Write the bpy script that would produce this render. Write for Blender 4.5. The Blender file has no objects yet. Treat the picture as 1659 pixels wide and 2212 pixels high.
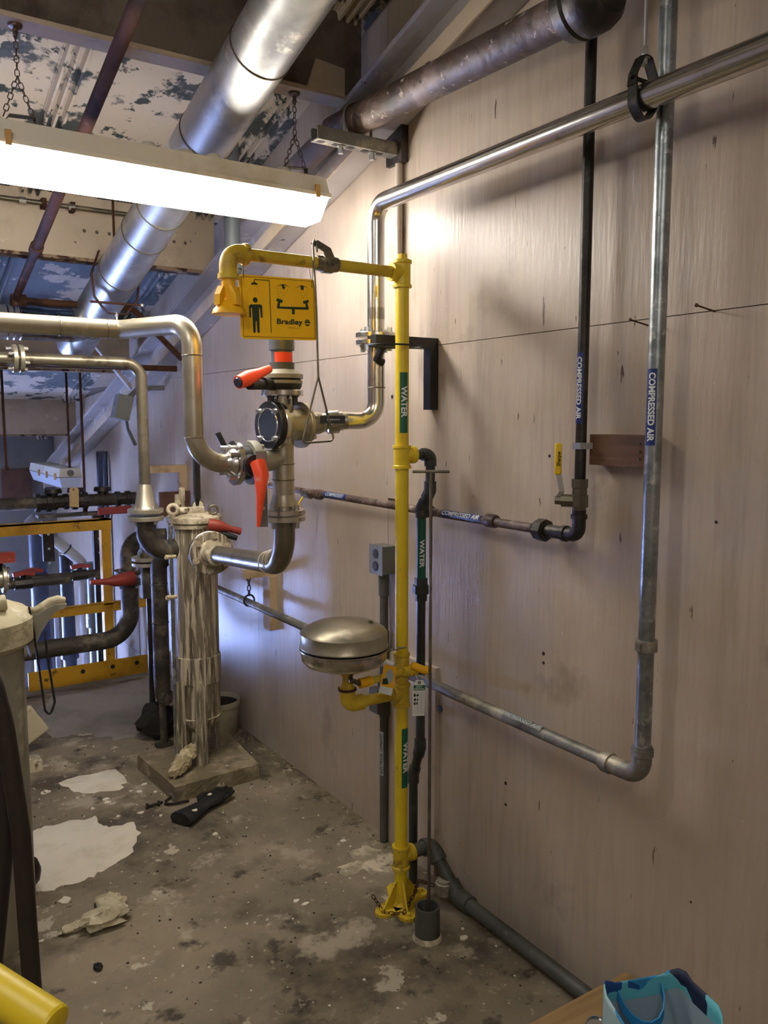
import bpy, bmesh, math, random
from mathutils import Vector, Matrix, Euler
random.seed(7)
S = bpy.context.scene
COL = S.collection
V = Vector
# ---------------------------------------------------------------- camera
# measured from the photograph: the wall on the right is the plane x = 0, the floor z = 0
CAM = V((-1.8, 0.0, 1.70)); YAW = math.radians(33.5); PITCH = math.radians(6.3); FPX = 1789.0
FW = V((math.sin(YAW)*math.cos(PITCH), math.cos(YAW)*math.cos(PITCH), -math.sin(PITCH)))
RT = V((math.cos(YAW), -math.sin(YAW), 0)); UP = RT.cross(FW)
cd = bpy.data.cameras.new('camera'); cam = bpy.data.objects.new('camera', cd); COL.objects.link(cam)
cd.sensor_fit = 'VERTICAL'; cd.sensor_height = 36.0; cd.lens = FPX/2212*36.0
cd.clip_start = 0.02
cam.location = CAM
cam.rotation_euler = Matrix((RT, UP, -FW)).transposed().to_euler()
S.camera = cam
# ---------------------------------------------------------------- world, exposure, large lights
S.view_settings.view_transform = 'Standard'; S.view_settings.look = 'None'
S.view_settings.gamma = 1.0; S.view_settings.use_curve_mapping = False
S.view_settings.exposure = 0.62
wd = bpy.data.worlds.new('world'); S.world = wd; wd.use_nodes = True
wd.node_tree.nodes['Background'].inputs[0].default_value = (0.55, 0.65, 0.9, 1)
wd.node_tree.nodes['Background'].inputs[1].default_value = 0.3
LAMP_EMIT = 30.0          # fluorescent lens
DAY_POWER = 860.0         # daylight through the lower window
BACK_EMIT = 16.5           # unseen fixtures; the one behind the camera is added fill
def area_light(name, loc, rot, sx, sy, power, col):
    l = bpy.data.lights.new(name, 'AREA'); l.shape = 'RECTANGLE'; l.size = sx; l.size_y = sy
    l.energy = power; l.color = col
    o = bpy.data.objects.new(name, l); COL.objects.link(o); o.location = loc; o.rotation_euler = rot
    return o
# daylight of the window in the far wall (window_1, lower level, y 8.6)
area_light('window_daylight', (-2.62, 8.52, -0.9), (math.radians(90), 0, 0), 1.1, 1.4, DAY_POWER, (0.56, 0.67, 1.0))

# ---------------------------------------------------------------- measuring helpers (photo point at a known depth -> place in the room)
def W(u, v, **k):
    d = FW*FPX + RT*(u-829.5) - UP*(v-1106.0)
    (ax, val), = k.items(); i = 'xyz'.index(ax)
    return CAM + d*((val-CAM[i])/d[i])
def Zv(x, y, v):
    # height whose picture row is v on the upright through (x, y)
    dx, dy = x-CAM.x, y-CAM.y
    q = (1106.0-v)/FPX
    a = dx*UP.x+dy*UP.y; b = dx*FW.x+dy*FW.y
    return CAM.z + (q*b-a)/(UP.z-q*FW.z)
# ---------------------------------------------------------------- materials
def lin(h):
    if isinstance(h, str):
        h = h.lstrip('#'); c = [int(h[i:i+2], 16)/255 for i in (0, 2, 4)]
    else: c = [x/255 for x in h]
    return tuple((x/12.92 if x <= .04045 else ((x+.055)/1.055)**2.4) for x in c)+(1,)
MATS = {}
def mat(name, col, rough=.5, metal=0., layers=(), bump=0., bscale=60., bstretch=(1,1,1), emit=0., spec=.5, coat=0.):
    """layers: (colour, scale, lo, hi, stretch, roughness or None)"""
    m = bpy.data.materials.new(name); m.use_nodes = True; nt = m.node_tree; N = nt.nodes; L = nt.links
    b = N['Principled BSDF']
    b.inputs['Roughness'].default_value = rough; b.inputs['Metallic'].default_value = metal
    b.inputs['Specular IOR Level'].default_value = spec
    if coat: b.inputs['Coat Weight'].default_value = coat; b.inputs['Coat Roughness'].default_value = .15
    tc = N.new('ShaderNodeTexCoord')
    cs = None; rs = None; base = lin(col)
    for k, ly in enumerate(layers):
        c2, sc, lo, hi = ly[:4]; st = ly[4] if len(ly) > 4 else (1,1,1); r2 = ly[5] if len(ly) > 5 else None
        mp = N.new('ShaderNodeMapping'); mp.inputs['Scale'].default_value = st; mp.inputs['Location'].default_value = (k*3.7, k*1.3, k*2.1)
        L.new(tc.outputs['Object'], mp.inputs[0])
        nz = N.new('ShaderNodeTexNoise'); nz.inputs['Scale'].default_value = sc; nz.inputs['Detail'].default_value = 7; nz.inputs['Roughness'].default_value = .62
        L.new(mp.outputs[0], nz.inputs['Vector'])
        mr = N.new('ShaderNodeMapRange'); mr.inputs[1].default_value = lo; mr.inputs[2].default_value = hi
        L.new(nz.outputs[0], mr.inputs[0])
        mx = N.new('ShaderNodeMix'); mx.data_type = 'RGBA'
        L.new(mr.outputs[0], mx.inputs[0])
        if cs is None: mx.inputs[6].default_value = base
        else: L.new(cs, mx.inputs[6])
        mx.inputs[7].default_value = lin(c2); cs = mx.outputs[2]
        if r2 is not None:
            rm = N.new('ShaderNodeMix'); L.new(mr.outputs[0], rm.inputs[0])
            if rs is None: rm.inputs[2].default_value = rough
            else: L.new(rs, rm.inputs[2])
            rm.inputs[3].default_value = r2; rs = rm.outputs[0]
    if cs is None: b.inputs['Base Color'].default_value = base
    else: L.new(cs, b.inputs['Base Color'])
    if rs is not None: L.new(rs, b.inputs['Roughness'])
    if bump:
        mp = N.new('ShaderNodeMapping'); mp.inputs['Scale'].default_value = bstretch; L.new(tc.outputs['Object'], mp.inputs[0])
        nz = N.new('ShaderNodeTexNoise'); nz.inputs['Scale'].default_value = bscale; nz.inputs['Detail'].default_value = 5
        L.new(mp.outputs[0], nz.inputs['Vector'])
        bp = N.new('ShaderNodeBump'); bp.inputs['Strength'].default_value = bump; bp.inputs['Distance'].default_value = .01
        L.new(nz.outputs[0], bp.inputs['Height']); L.new(bp.outputs[0], b.inputs['Normal'])
    if emit:
        b.inputs['Emission Color'].default_value = base; b.inputs['Emission Strength'].default_value = emit
    MATS[name] = m
    return m
mat('plywood', '#b6a898', .35, layers=[('#a49484', 1.1, .42, .70), ('#c3b8a9', .7, .5, .75), ('#a69789', 1, .45, .75, (45, 45, 3)), ('#86756a', 2.6, .60, .78),
     ('#5a4b40', 1, .685, .70, (38, 38, 6)), ('#3a2e26', 1, .725, .735, (60, 60, 16)), ('#2e2520', 9, .745, .752), ('#d6cdbf', 1, .72, .735, (60, 60, 30))],
    bump=.16, bscale=1, bstretch=(70, 70, 9), spec=.32)
mat('plywood_edge', '#5a4c42', .8)
mat('concrete', '#766c59', .8, layers=[('#8d806a', 1.4, .45, .60), ('#51473a', 2.6, .50, .64), ('#a0957f', 3.6, .57, .63), ('#463d31', 7, .58, .66),
     ('#b3a993', 6.5, .635, .66), ('#958a75', 22, .60, .66), ('#352d24', 34, .66, .70), ('#c5bba6', 55, .70, .72)], bump=.45, bscale=34)
mat('far_concrete', '#8b857b', .8, layers=[('#6f6a62', 2, .45, .65)], bump=.2)
mat('slab_concrete', '#74684f', .9, layers=[('#a0937a', 7, .5, .66), ('#5a4f40', 12, .55, .7), ('#d2c7ae', 20, .66, .7)], bump=.6, bscale=50)
mat('deck_paint', '#c9bdae', .75, layers=[('#4b4f4f', 2.2, .475, .505, (1, 1, 1)), ('#39403f', 9, .56, .6), ('#cfc4b6', 5, .60, .62), ('#6d6459', 14, .67, .7)], bump=.3, bscale=25)
mat('beam_paint', '#b7a792', .65, layers=[('#8d7c68', 2.5, .5, .75), ('#4a3022', 11, .665, .69), ('#d3c6b0', 6, .62, .7)], bump=.15, bscale=20)
mat('rust_edge', '#8d7760', .8, layers=[('#3a2015', 14, .5, .54), ('#cbbca5', 9, .6, .63)], bump=.4)
mat('rafter_paint', '#a8a19c', .6, layers=[('#83776b', 3, .5, .75), ('#c7bdae', 8, .6, .66), ('#4a392d', 13, .68, .70)], bump=.15, bscale=20)
mat('dark_beam', '#6b5f53', .8, layers=[('#3d352e', 4, .45, .65)], bump=.2)
mat('stainless', '#d2cfc9', .22, 1., layers=[('#b3afa6', 3, .45, .7, (1, 1, 1)), ('#9a958a', 10, .6, .75)], bump=.04, bscale=30)
mat('stainless_dull', '#b9b3a0', .36, .8, layers=[('#98917c', 4, .42, .66), ('#d3cdbb', 9, .58, .7), ('#6a614e', 7, .62, .74, (1,1,1), .6)], bump=.06, bscale=30)
mat('brown_steel', '#77705f', .36, .7, layers=[('#938b78', 6, .5, .7), ('#453d30', 12, .55, .7)], bump=.08)
mat('galvanized', '#9aa0a2', .36, .9, layers=[('#7c8386', 14, .45, .6), ('#b8bdbd', 26, .56, .62), ('#5d5f5e', 5, .62, .74)], bump=.05)
mat('galv_dirty', '#7d7b74', .55, .6, layers=[('#a9a18f', 9, .5, .62), ('#4b4742', 5, .52, .7)], bump=.15)
mat('duct', '#b9b9b6', .42, .8, layers=[('#8f9092', 4, .45, .65), ('#d2d0c9', 12, .56, .66)], bump=.06, bscale=12)
mat('foil', '#c4c4c4', .14, 1., layers=[('#8d8d90', 7, .45, .6)], bump=.5, bscale=14)
mat('rusty_pipe', '#4c3d35', .55, .1, layers=[('#75645b', 6, .48, .6), ('#211814', 4, .52, .64), ('#a3968c', 20, .61, .66), ('#5a2f1f', 12, .62, .70), ('#2a1d18', 30, .6, .66)], bump=.5, bscale=28)
mat('brown_pipe', '#4c3325', .8, 0., spec=.15, layers=[('#2c1d19', 6, .48, .65), ('#6b5148', 15, .62, .7)], bump=.2)
mat('black_iron', '#2e2a27', .45, .5, layers=[('#51493f', 8, .5, .68), ('#171513', 5, .52, .7)], bump=.15)
mat('dusty_iron', '#3d382e', .65, .2, layers=[('#69614f', 9, .5, .62), ('#26221b', 5, .55, .7)], bump=.3)
mat('black_paint', '#171716', .4, layers=[('#2b2a28', 8, .5, .7)], bump=.04)
mat('black_rubber', '#141416', .55, layers=[('#26282a', 20, .5, .7)], bump=.1)
mat('hose', '#2c2420', .55, layers=[('#231b19', 5, .45, .65), ('#55463f', 18, .64, .7)], bump=.1)
mat('pvc_grey', '#50565a', .42, layers=[('#41474a', 6, .5, .7), ('#6d7173', 14, .66, .7)])
mat('pvc_blue', '#323a50', .45, layers=[('#272d3f', 4, .45, .65), ('#525a6c', 14, .66, .7)])
mat('pvc_dark', '#2a2d2b', .4, layers=[('#3d413d', 9, .5, .66), ('#6c6d66', 26, .67, .71)], bump=.05)
mat('conduit_grey', '#4e4f4a', .55, layers=[('#35362f', 5, .48, .65), ('#7a786d', 16, .64, .7)], bump=.1)
mat('white_pipe', '#b9bcc4', .5, layers=[('#8f929d', 5, .5, .7)])
mat('yellow_paint', '#d9bd22', .38, layers=[('#c9a81b', 5, .48, .66), ('#8b7420', 16, .66, .73), ('#4d421c', 30, .70, .74)], bump=.05)
mat('yellow_dirty', '#cdb02a', .5, layers=[('#b08f20', 5, .45, .65), ('#5a4416', 10, .6, .7), ('#3a2c12', 26, .66, .72)], bump=.15)
mat('rail_yellow', '#c8961a', .5, layers=[('#a57710', 4, .45, .66), ('#4f3810', 13, .62, .68)], bump=.15)
mat('safety_yellow', '#ffc609', .4, layers=[('#fbbb05', 3, .4, .7)])
mat('head_yellow', '#efb414', .4, layers=[('#d39c14', 5, .5, .7)])
mat('valve_yellow', '#e3bd12', .4)
mat('sign_green', '#26351a', .5)
mat('sign_line', '#8a6a0a', .5)
mat('label_green', '#0b5a41', .45, layers=[('#0a4c38', 12, .5, .7)])
mat('label_blue', '#16286b', .45)
mat('label_white', '#d9dfdc', .5)
mat('label_dim', '#a9b6bb', .5)
mat('print_black', '#191917', .6)
mat('orange', '#ff5528', .42, layers=[('#d94a28', 8, .5, .7), ('#e8a39a', 9, .66, .7)])
mat('orange_tape', '#f5502c', .5)
mat('red_handle', '#8f3626', .5, layers=[('#7d2a20', 10, .5, .66), ('#b98a78', 14, .64, .68)])
mat('grey_plastic', '#6a6c66', .5, layers=[('#55574f', 7, .5, .7)])
mat('valve_grey', '#8f8f80', .55, layers=[('#75756a', 7, .5, .7)], bump=.05)
mat('glass_dark', '#20231f', .08, spec=.8)
mat('plaster', '#d9d1bd', .8, layers=[('#c5bca5', 5, .5, .7), ('#8f846c', 30, .68, .72)], bump=.2, bscale=50)
mat('caked_plaster', '#c2b592', .9, layers=[('#9d8f6c', 20, .48, .6), ('#d8cdb0', 30, .6, .68)], bump=.9, bscale=45)
mat('drip_steel', '#857b69', .5, .2, layers=[('#5d5343', 1, .45, .62, (40, 40, 4)), ('#bdb299', 1, .51, .55, (55, 55, 3.5), .85), ('#cfc5ad', 1, .60, .63, (90, 90, 5), .85), ('#c2b79e', 3.2, .60, .66, (1, 1, .6), .85), ('#40372b', 1, .68, .72, (80, 80, 14))], bump=.3, bscale=1, bstretch=(70, 70, 6))
mat('plaster_metal', '#9b9079', .7, .2, layers=[('#cfc4a9', 12, .45, .56), ('#51452f', 18, .6, .68)], bump=.5, bscale=40)
mat('lamp_lens', '#fff7ec', .4, emit=LAMP_EMIT)
mat('lamp_lens_back', '#fff9f1', .4, emit=BACK_EMIT)
mat('lens_off', '#c9d2e4', .3)
mat('lamp_housing', '#d2cdbd', .55, layers=[('#b1a98f', 4, .5, .7)])
mat('latch', '#b58f55', .6, layers=[('#7b5a2c', 12, .5, .66)])
mat('zinc', '#b4b6b4', .3, .9)
mat('tarnished', '#6a6456', .45, .8, layers=[('#8b836e', 9, .5, .66)])
mat('chain', '#4c4038', .5, .6, layers=[('#6d5a4a', 12, .5, .65)])
mat('wood_block', '#62432d', .7, layers=[('#3c2718', 6, .45, .62, (1, .3, 5)), ('#85603f', 3, .5, .7, (1, .4, 6))], bump=.15)
mat('wood_end', '#3a2a20', .8, layers=[('#251a14', 30, .48, .6)])
mat('pallet_wood', '#9b7d52', .75, layers=[('#7c613c', 3, .45, .66, (.6, 8, 8)), ('#5c4526', 7, .6, .7, (.6, 6, 6))], bump=.2)
mat('brown_board', '#5b3b2e', .75, layers=[('#3f2820', 6, .48, .66)], bump=.1)
mat('cream_steel', '#b39b78', .6, layers=[('#8f7857', 7, .5, .66), ('#4a2f20', 18, .66, .70)])
mat('card', '#c2a571', .8)
mat('paper', '#d6d5cd', .7)
mat('bucket', '#a79f88', .6, layers=[('#8b836d', 5, .5, .7)])
mat('dirty_white', '#bdb394', .8, layers=[('#8f8566', 9, .5, .66), ('#d8cfb8', 14, .6, .68)], bump=.3)
mat('black_scrap', '#15130f', .8, bump=.4)
mat('tank_grey', '#8d897a', .55, layers=[('#757162', 4, .45, .66), ('#a9a38e', 8, .6, .7)], bump=.05)
mat('window_pane', '#c4d4ff', .2, emit=3.0)
mat('window_frame', '#6c6f78', .6)
mat('far_wall', '#747375', .6, layers=[('#5f5e61', 2, .45, .7), ('#5e5b58', 9, .68, .71, (5, 5, .5))], bump=.15)
mat('can', '#c9ccd0', .22, 1.)
mat('can_blue', '#1b2f6e', .3, .5)
# tote: triangles of blues
def tote_mat():
    m = bpy.data.materials.new('tote'); m.use_nodes = True; nt = m.node_tree; N = nt.nodes; L = nt.links; b = N['Principled BSDF']
    b.inputs['Roughness'].default_value = .6
    tc = N.new('ShaderNodeTexCoord'); vo = N.new('ShaderNodeTexVoronoi'); vo.distance = 'MANHATTAN'; vo.inputs['Scale'].default_value = 11; vo.inputs['Randomness'].default_value = 1
    L.new(tc.outputs['Object'], vo.inputs['Vector'])
    sp = N.new('ShaderNodeSeparateColor'); L.new(vo.outputs['Color'], sp.inputs[0])
    cr = N.new('ShaderNodeValToRGB'); cr.color_ramp.interpolation = 'CONSTANT'
    cs = ['#2b8fcb', '#16233f', '#7fc0c6', '#2a7fae', '#4aa9d8', '#9fbcc4', '#1d4a86', '#5fb3c0']
    e = cr.color_ramp.elements; e[0].color = lin(cs[0]); e[1].position = 1/8; e[1].color = lin(cs[1])
    for i in range(2, 8):
        x = e.new(i/8); x.color = lin(cs[i])
    L.new(sp.outputs[0], cr.inputs[0]); L.new(cr.outputs[0], b.inputs['Base Color'])
    MATS['tote'] = m
tote_mat()
mat('tote_blue', '#2a86c0', .6); mat('tote_lining', '#8fa3ad', .7)

# ---------------------------------------------------------------- mesh helpers
def frame(d):
    d = d.normalized(); a = V((0, 0, 1)) if abs(d.z) < .9 else V((1, 0, 0))
    u = a.cross(d).normalized(); return u, d.cross(u)
def path(pts, r, n=6):
    """polyline with every corner rounded to radius r"""
    pts = [V(p) for p in pts]; out = [pts[0]]
    for i in range(1, len(pts)-1):
        a, b, c = pts[i-1], pts[i], pts[i+1]
        d1 = (a-b).normalized(); d2 = (c-b).normalized(); ang = d1.angle(d2)
        if ang > 3.10: continue
        rr = r[i-1] if isinstance(r, (list, tuple)) else r
        t = min(rr/math.tan(ang/2), (a-b).length*.49 if i > 1 else (a-b).length*.98, (c-b).length*.49 if i < len(pts)-2 else (c-b).length*.98)
        rr = t*math.tan(ang/2); bis = (d1+d2).normalized(); cen = b+bis*(rr/math.sin(ang/2))
        p0 = b+d1*t-cen; p1 = b+d2*t-cen; w = p0.angle(p1); ax = p0.cross(p1).normalized()
        for k in range(n+1): out.append(cen+Matrix.Rotation(w*k/n, 3, ax) @ p0)
    out.append(pts[-1]); return out
class MB:
    def __init__(s): s.v = []; s.f = []
    def add(s, vs, fs):
        o = len(s.v); s.v += [V(p) for p in vs]; s.f += [tuple(i+o for i in f) for f in fs]; return s
    def tube(s, pts, r, n=14, caps=True):
        pts = [V(p) for p in pts]; q = [pts[0]]
        rl = [r]*len(pts) if not isinstance(r, (list, tuple)) else list(r); rr = [rl[0]]
        for p, x in zip(pts[1:], rl[1:]):
            if (p-q[-1]).length > 1e-6: q.append(p); rr.append(x)
        pts = q; m = len(pts); vs = []; fs = []
        t0 = (pts[1]-pts[0]).normalized(); u, w = frame(t0); pt = t0
        for i, p in enumerate(pts):
            t = (pts[min(i+1, m-1)]-pts[max(i-1, 0)]).normalized()
            q_ = pt.rotation_difference(t); u = q_ @ u; w = t.cross(u).normalized(); u = w.cross(t).normalized(); pt = t
            for k in range(n):
                a = 2*math.pi*k/n; vs.append(p+(u*math.cos(a)+w*math.sin(a))*rr[i])
        for i in range(m-1):
            for k in range(n): fs.append((i*n+k, i*n+(k+1) % n, (i+1)*n+(k+1) % n, (i+1)*n+k))
        if caps: fs.append(tuple(range(n-1, -1, -1))); fs.append(tuple(range((m-1)*n, m*n)))
        return s.add(vs, fs)
    def lathe(s, o, d, prof, n=24, caps=True):
        o = V(o); d = V(d).normalized(); u, w = frame(d); vs = []; fs = []
        for t, r in prof:
            for k in range(n):
                a = 2*math.pi*k/n; vs.append(o+d*t+(u*math.cos(a)+w*math.sin(a))*r)
        for i in range(len(prof)-1):
            for k in range(n): fs.append((i*n+k, i*n+(k+1) % n, (i+1)*n+(k+1) % n, (i+1)*n+k))
        if caps: fs.append(tuple(range(n-1, -1, -1))); fs.append(tuple(range((len(prof)-1)*n, len(prof)*n)))
        return s.add(vs, fs)
    def box(s, c, sz, M=None):
        c = V(c); h = V(sz)/2; vs = []
        for x in (-1, 1):
            for y in (-1, 1):
                for z in (-1, 1):
                    p = V((x*h.x, y*h.y, z*h.z)); vs.append(c+(M @ p if M else p))
        return s.add(vs, [(0, 1, 3, 2), (4, 6, 7, 5), (0, 4, 5, 1), (2, 3, 7, 6), (0, 2, 6, 4), (1, 5, 7, 3)])
    def bb(s, a, b): return s.box((V(a)+V(b))/2, [abs(b[i]-a[i]) for i in range(3)])
    def prism(s, poly, ext):
        ext = V(ext); poly = [V(p) for p in poly]; n = len(poly)
        vs = poly+[p+ext for p in poly]
        return s.add(vs, [tuple(range(n-1, -1, -1)), tuple(range(n, 2*n))]+[(i, (i+1) % n, n+(i+1) % n, n+i) for i in range(n)])
    def strip(s, pts, wv, th):
        """flat bar swept along pts: width vector wv, thickness th"""
        pts = [V(p) for p in pts]; wv = V(wv); vs = []; fs = []
        for i, p in enumerate(pts):
            t = (pts[min(i+1, len(pts)-1)]-pts[max(i-1, 0)]).normalized(); nn = t.cross(wv).normalized()*th/2
            vs += [p-wv/2-nn, p+wv/2-nn, p+wv/2+nn, p-wv/2+nn]
        for i in range(len(pts)-1):
            a = i*4; b = a+4
            for k in range(4): fs.append((a+k, a+(k+1) % 4, b+(k+1) % 4, b+k))
        m = (len(pts)-1)*4; fs += [(3, 2, 1, 0), (m, m+1, m+2, m+3)]
        return s.add(vs, fs)
    def torus(s, c, axis, R, r, n=20, m=8, sc=1.0):
        c = V(c); u, w = frame(V(axis)); ax = V(axis).normalized(); vs = []; fs = []
        for i in range(n):
            a = 2*math.pi*i/n; e = u*math.cos(a)+w*math.sin(a)*sc
            for k in range(m):
                b = 2*math.pi*k/m; vs.append(c+e*R+(e.normalized()*math.cos(b)+ax*math.sin(b))*r)
        for i in range(n):
            for k in range(m): fs.append((i*m+k, ((i+1) % n)*m+k, ((i+1) % n)*m+(k+1) % m, i*m+(k+1) % m))
        return s.add(vs, fs)
    def mesh(s, name, off=V((0, 0, 0)), smooth=38):
        me = bpy.data.meshes.new(name); me.from_pydata([p-off for p in s.v], [], s.f); me.validate()
        bm = bmesh.new(); bm.from_mesh(me); bmesh.ops.recalc_face_normals(bm, faces=bm.faces); bm.to_mesh(me); bm.free()
        if smooth:
            for p in me.polygons: p.use_smooth = True
            me.set_sharp_from_angle(angle=math.radians(smooth))
        return me
WL = {}
def thing(name, loc, label, cat, group=None):
    o = bpy.data.objects.new(name, None); COL.objects.link(o); o.location = loc; o.empty_display_size = .05
    o['label'] = label; o['category'] = cat
    if group: o['group'] = group
    WL[o.name] = V(loc); return o
def part(mb, name, m, parent, label=None, smooth=38, kind=None):
    off = WL[parent.name]; me = mb.mesh(name, off, smooth); me.materials.append(MATS[m])
    o = bpy.data.objects.new(name, me); COL.objects.link(o); o.parent = parent; WL[o.name] = off
    if label: o['label'] = label
    if kind: o['kind'] = kind
    return o
def solo(mb, name, m, label, cat, group=None, smooth=38, kind=None):
    lo = V([min(p[i] for p in mb.v) for i in range(3)]); hi = V([max(p[i] for p in mb.v) for i in range(3)])
    off = V(((lo.x+hi.x)/2, (lo.y+hi.y)/2, lo.z))
    me = mb.mesh(name, off, smooth); me.materials.append(MATS[m])
    o = bpy.data.objects.new(name, me); COL.objects.link(o); o.location = off; WL[o.name] = off
    if label: o['label'] = label
    if cat: o['category'] = cat
    if group: o['group'] = group
    if kind: o['kind'] = kind
    return o
def struct(mb, name, m, smooth=0):
    me = mb.mesh(name, V((0, 0, 0)), smooth); me.materials.append(MATS[m])
    o = bpy.data.objects.new(name, me); COL.objects.link(o); o['kind'] = 'structure'; WL[o.name] = V((0, 0, 0)); return o
_bolt = {}
def bolt(parent, p, d, r=.008, l=.02, m='zinc', name='bolt'):
    """hex bolt head with washer, shared mesh, child of parent"""
    k = (round(r, 4), round(l, 4), m)
    if k not in _bolt:
        b = MB(); b.lathe((0, 0, 0), (0, 0, 1), [(0, r*1.45), (l*.12, r*1.45)], 12); b.lathe((0, 0, l*.12), (0, 0, 1), [(0, r), (l*.88, r)], 6)
        _bolt[k] = b.mesh('bolt'); _bolt[k].materials.append(MATS[m])
    o = bpy.data.objects.new(name, _bolt[k]); COL.objects.link(o); o.parent = parent
    o.location = V(p)-WL[parent.name]; o.rotation_euler = V(d).to_track_quat('Z', 'Y').to_euler(); WL[o.name] = WL[parent.name]; return o
def flange(parent, c, d, r, th, m, nb=4, pc=.78, br=.008, bl=.016, both=False, ph=.4, bm='zinc', name='flange', bdir=1):
    c = V(c); d = V(d).normalized()
    f = part(MB().lathe(c-d*th/2, d, [(0, r*.97), (th*.12, r), (th*.88, r), (th, r*.97)], 32), name, m, parent)
    u, w = frame(d)
    for k in range(nb):
        a = ph+2*math.pi*k/nb; e = c+(u*math.cos(a)+w*math.sin(a))*r*pc
        if bdir >= 0 or both: bolt(f, e+d*th/2, d, br, bl, bm)
        if bdir < 0 or both: bolt(f, e-d*th/2, -d, br, bl, bm)
    return f
def text2d(body, size, bold=0., shear=0., align='CENTER'):
    c = bpy.data.curves.new('lettering', 'FONT'); c.body = body; c.size = size; c.offset = bold; c.shear = shear
    c.align_x = align; c.align_y = 'CENTER'; c.resolution_u = 3
    o = bpy.data.objects.new('lettering', c); COL.objects.link(o)
    bpy.context.view_layer.update()
    me = bpy.data.meshes.new_from_object(o.evaluated_get(bpy.context.evaluated_depsgraph_get()))
    bpy.data.objects.remove(o); bpy.data.curves.remove(c)
    return me
def text_flat(body, size, o, right, up, parent, m, bold=0., shear=0., width=None, name='lettering', lift=.0006):
    me = text2d(body, size, bold, shear); xs = [v.co.x for v in me.vertices]
    sx = width/(max(xs)-min(xs)) if width else 1.0; cx = (max(xs)+min(xs))/2
    right = V(right).normalized(); up = V(up).normalized(); n = right.cross(up)
    b = MB().add([V(o)+right*(v.co.x-cx)*sx+up*v.co.y+n*lift for v in me.vertices], [tuple(p.vertices) for p in me.polygons])
    bpy.data.meshes.remove(me); return part(b, name, m, parent, smooth=0)
def pipe_label(parent, A, d, n, r, s0, s1, half, body, size, bandm, textm, width=None, bold=.0, shear=0., text_c=None, name='label'):
    """printed band on a pipe: axis point A, reading direction d, facing n, from s0 to s1 along d, half angle; lettering wrapped on it"""
    A = V(A); d = V(d).normalized(); n = V(n); n = (n-d*n.dot(d)).normalized(); u = n.cross(d)
    b = MB(); K = 10; vs = []; fs = []
    for rr in (r+.0008, r+.0002):
        for s in (s0, s1):
            for k in range(K+1):
                a = -half+2*half*k/K; vs.append(A+d*s+(n*math.cos(a)+u*math.sin(a))*rr)
    q = K+1
    for k in range(K): fs += [(k, k+1, q+k+1, q+k), (2*q+k, 3*q+k, 3*q+k+1, 2*q+k+1)]
    b.add(vs, fs); band = part(b, name, bandm, parent)
    me = text2d(body, size, bold, shear); bm = bmesh.new(); bm.from_mesh(me)
    for k in range(-6, 7): bmesh.ops.bisect_plane(bm, geom=bm.verts[:]+bm.edges[:]+bm.faces[:], plane_co=(0, k*size/12, 0), plane_no=(0, 1, 0))
    xs = [v.co.x for v in bm.verts]; sx = width/(max(xs)-min(xs)) if width else 1.0; cx = (max(xs)+min(xs))/2
    c = (s0+s1)/2 if text_c is None else text_c
    bm.verts.index_update()
    tv = []
    for v in bm.verts:
        a = v.co.y/r; tv.append(A+d*(c+(v.co.x-cx)*sx)+(n*math.cos(a)+u*math.sin(a))*(r+.0016))
    t = MB().add(tv, [tuple(x.index for x in f.verts) for f in bm.faces]); bm.free(); bpy.data.meshes.remove(me)
    part(t, 'lettering', textm, band, smooth=0); return band
TOCAM = lambda p: (V((CAM.x, CAM.y, 0))-V((p[0], p[1], 0))).normalized()
def turned(n, deg): return Matrix.Rotation(math.radians(deg), 3, 'Z') @ V(n)

# ================================================================ STRUCTURE
Y0, Y1, XL = -1.6, 8.6, -4.2
EDGE = 5.52                                    # the floor ends here, a lower level lies beyond
def deck_z(y): return 4.0-.285*y
def beam_z(y): return 3.71-.285*y
b = MB().bb((XL, Y0, -.18), (0, EDGE, 0)); struct(b, 'floor', 'concrete')
struct(MB().bb((XL, EDGE, -2.2), (0, Y1, -2.05)), 'floor_lower', 'far_concrete')
struct(MB().bb((XL, EDGE-.04, -2.2), (0, EDGE-.02, -.18)), 'wall_pit', 'far_concrete')
# right wall: backing and plywood sheets with open joints
def ytop(y): return deck_z(y)+.05
wr = struct(MB().prism([(.014, Y0, -2.2), (.014, Y1+.1, -2.2), (.014, Y1+.1, ytop(Y1+.1)), (.014, Y0, ytop(Y0))], (.1, 0, 0)), 'wall_right', 'plywood_edge')
SEAM = 1.965; G = .0012
ys = [Y0, -.97, .25, 2.69, 3.91, 5.13, 6.35, 7.57, Y1]
for i in range(len(ys)-1):
    a, c = ys[i]+G, ys[i+1]-G
    part(MB().prism([(0, a, -.02), (0, c, -.02), (0, c, min(SEAM-G, ytop(c)-.02)), (0, a, min(SEAM-G, ytop(a)-.02))], (.013, 0, 0)), 'panel', 'plywood', wr, smooth=0)
    if ytop(a) > SEAM+.1:
        cc = c if ytop(c) > SEAM+.05 else c
        part(MB().prism([(0, a, SEAM+G), (0, cc, SEAM+G), (0, cc, max(ytop(cc)-.02, SEAM+2*G)), (0, a, ytop(a)-.02)], (.013, 0, 0)), 'panel', 'plywood', wr, smooth=0)
part(MB().bb((0, EDGE-.05, -2.05), (.013, Y1, -.024)), 'panel', 'plywood', wr, smooth=0)
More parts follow.
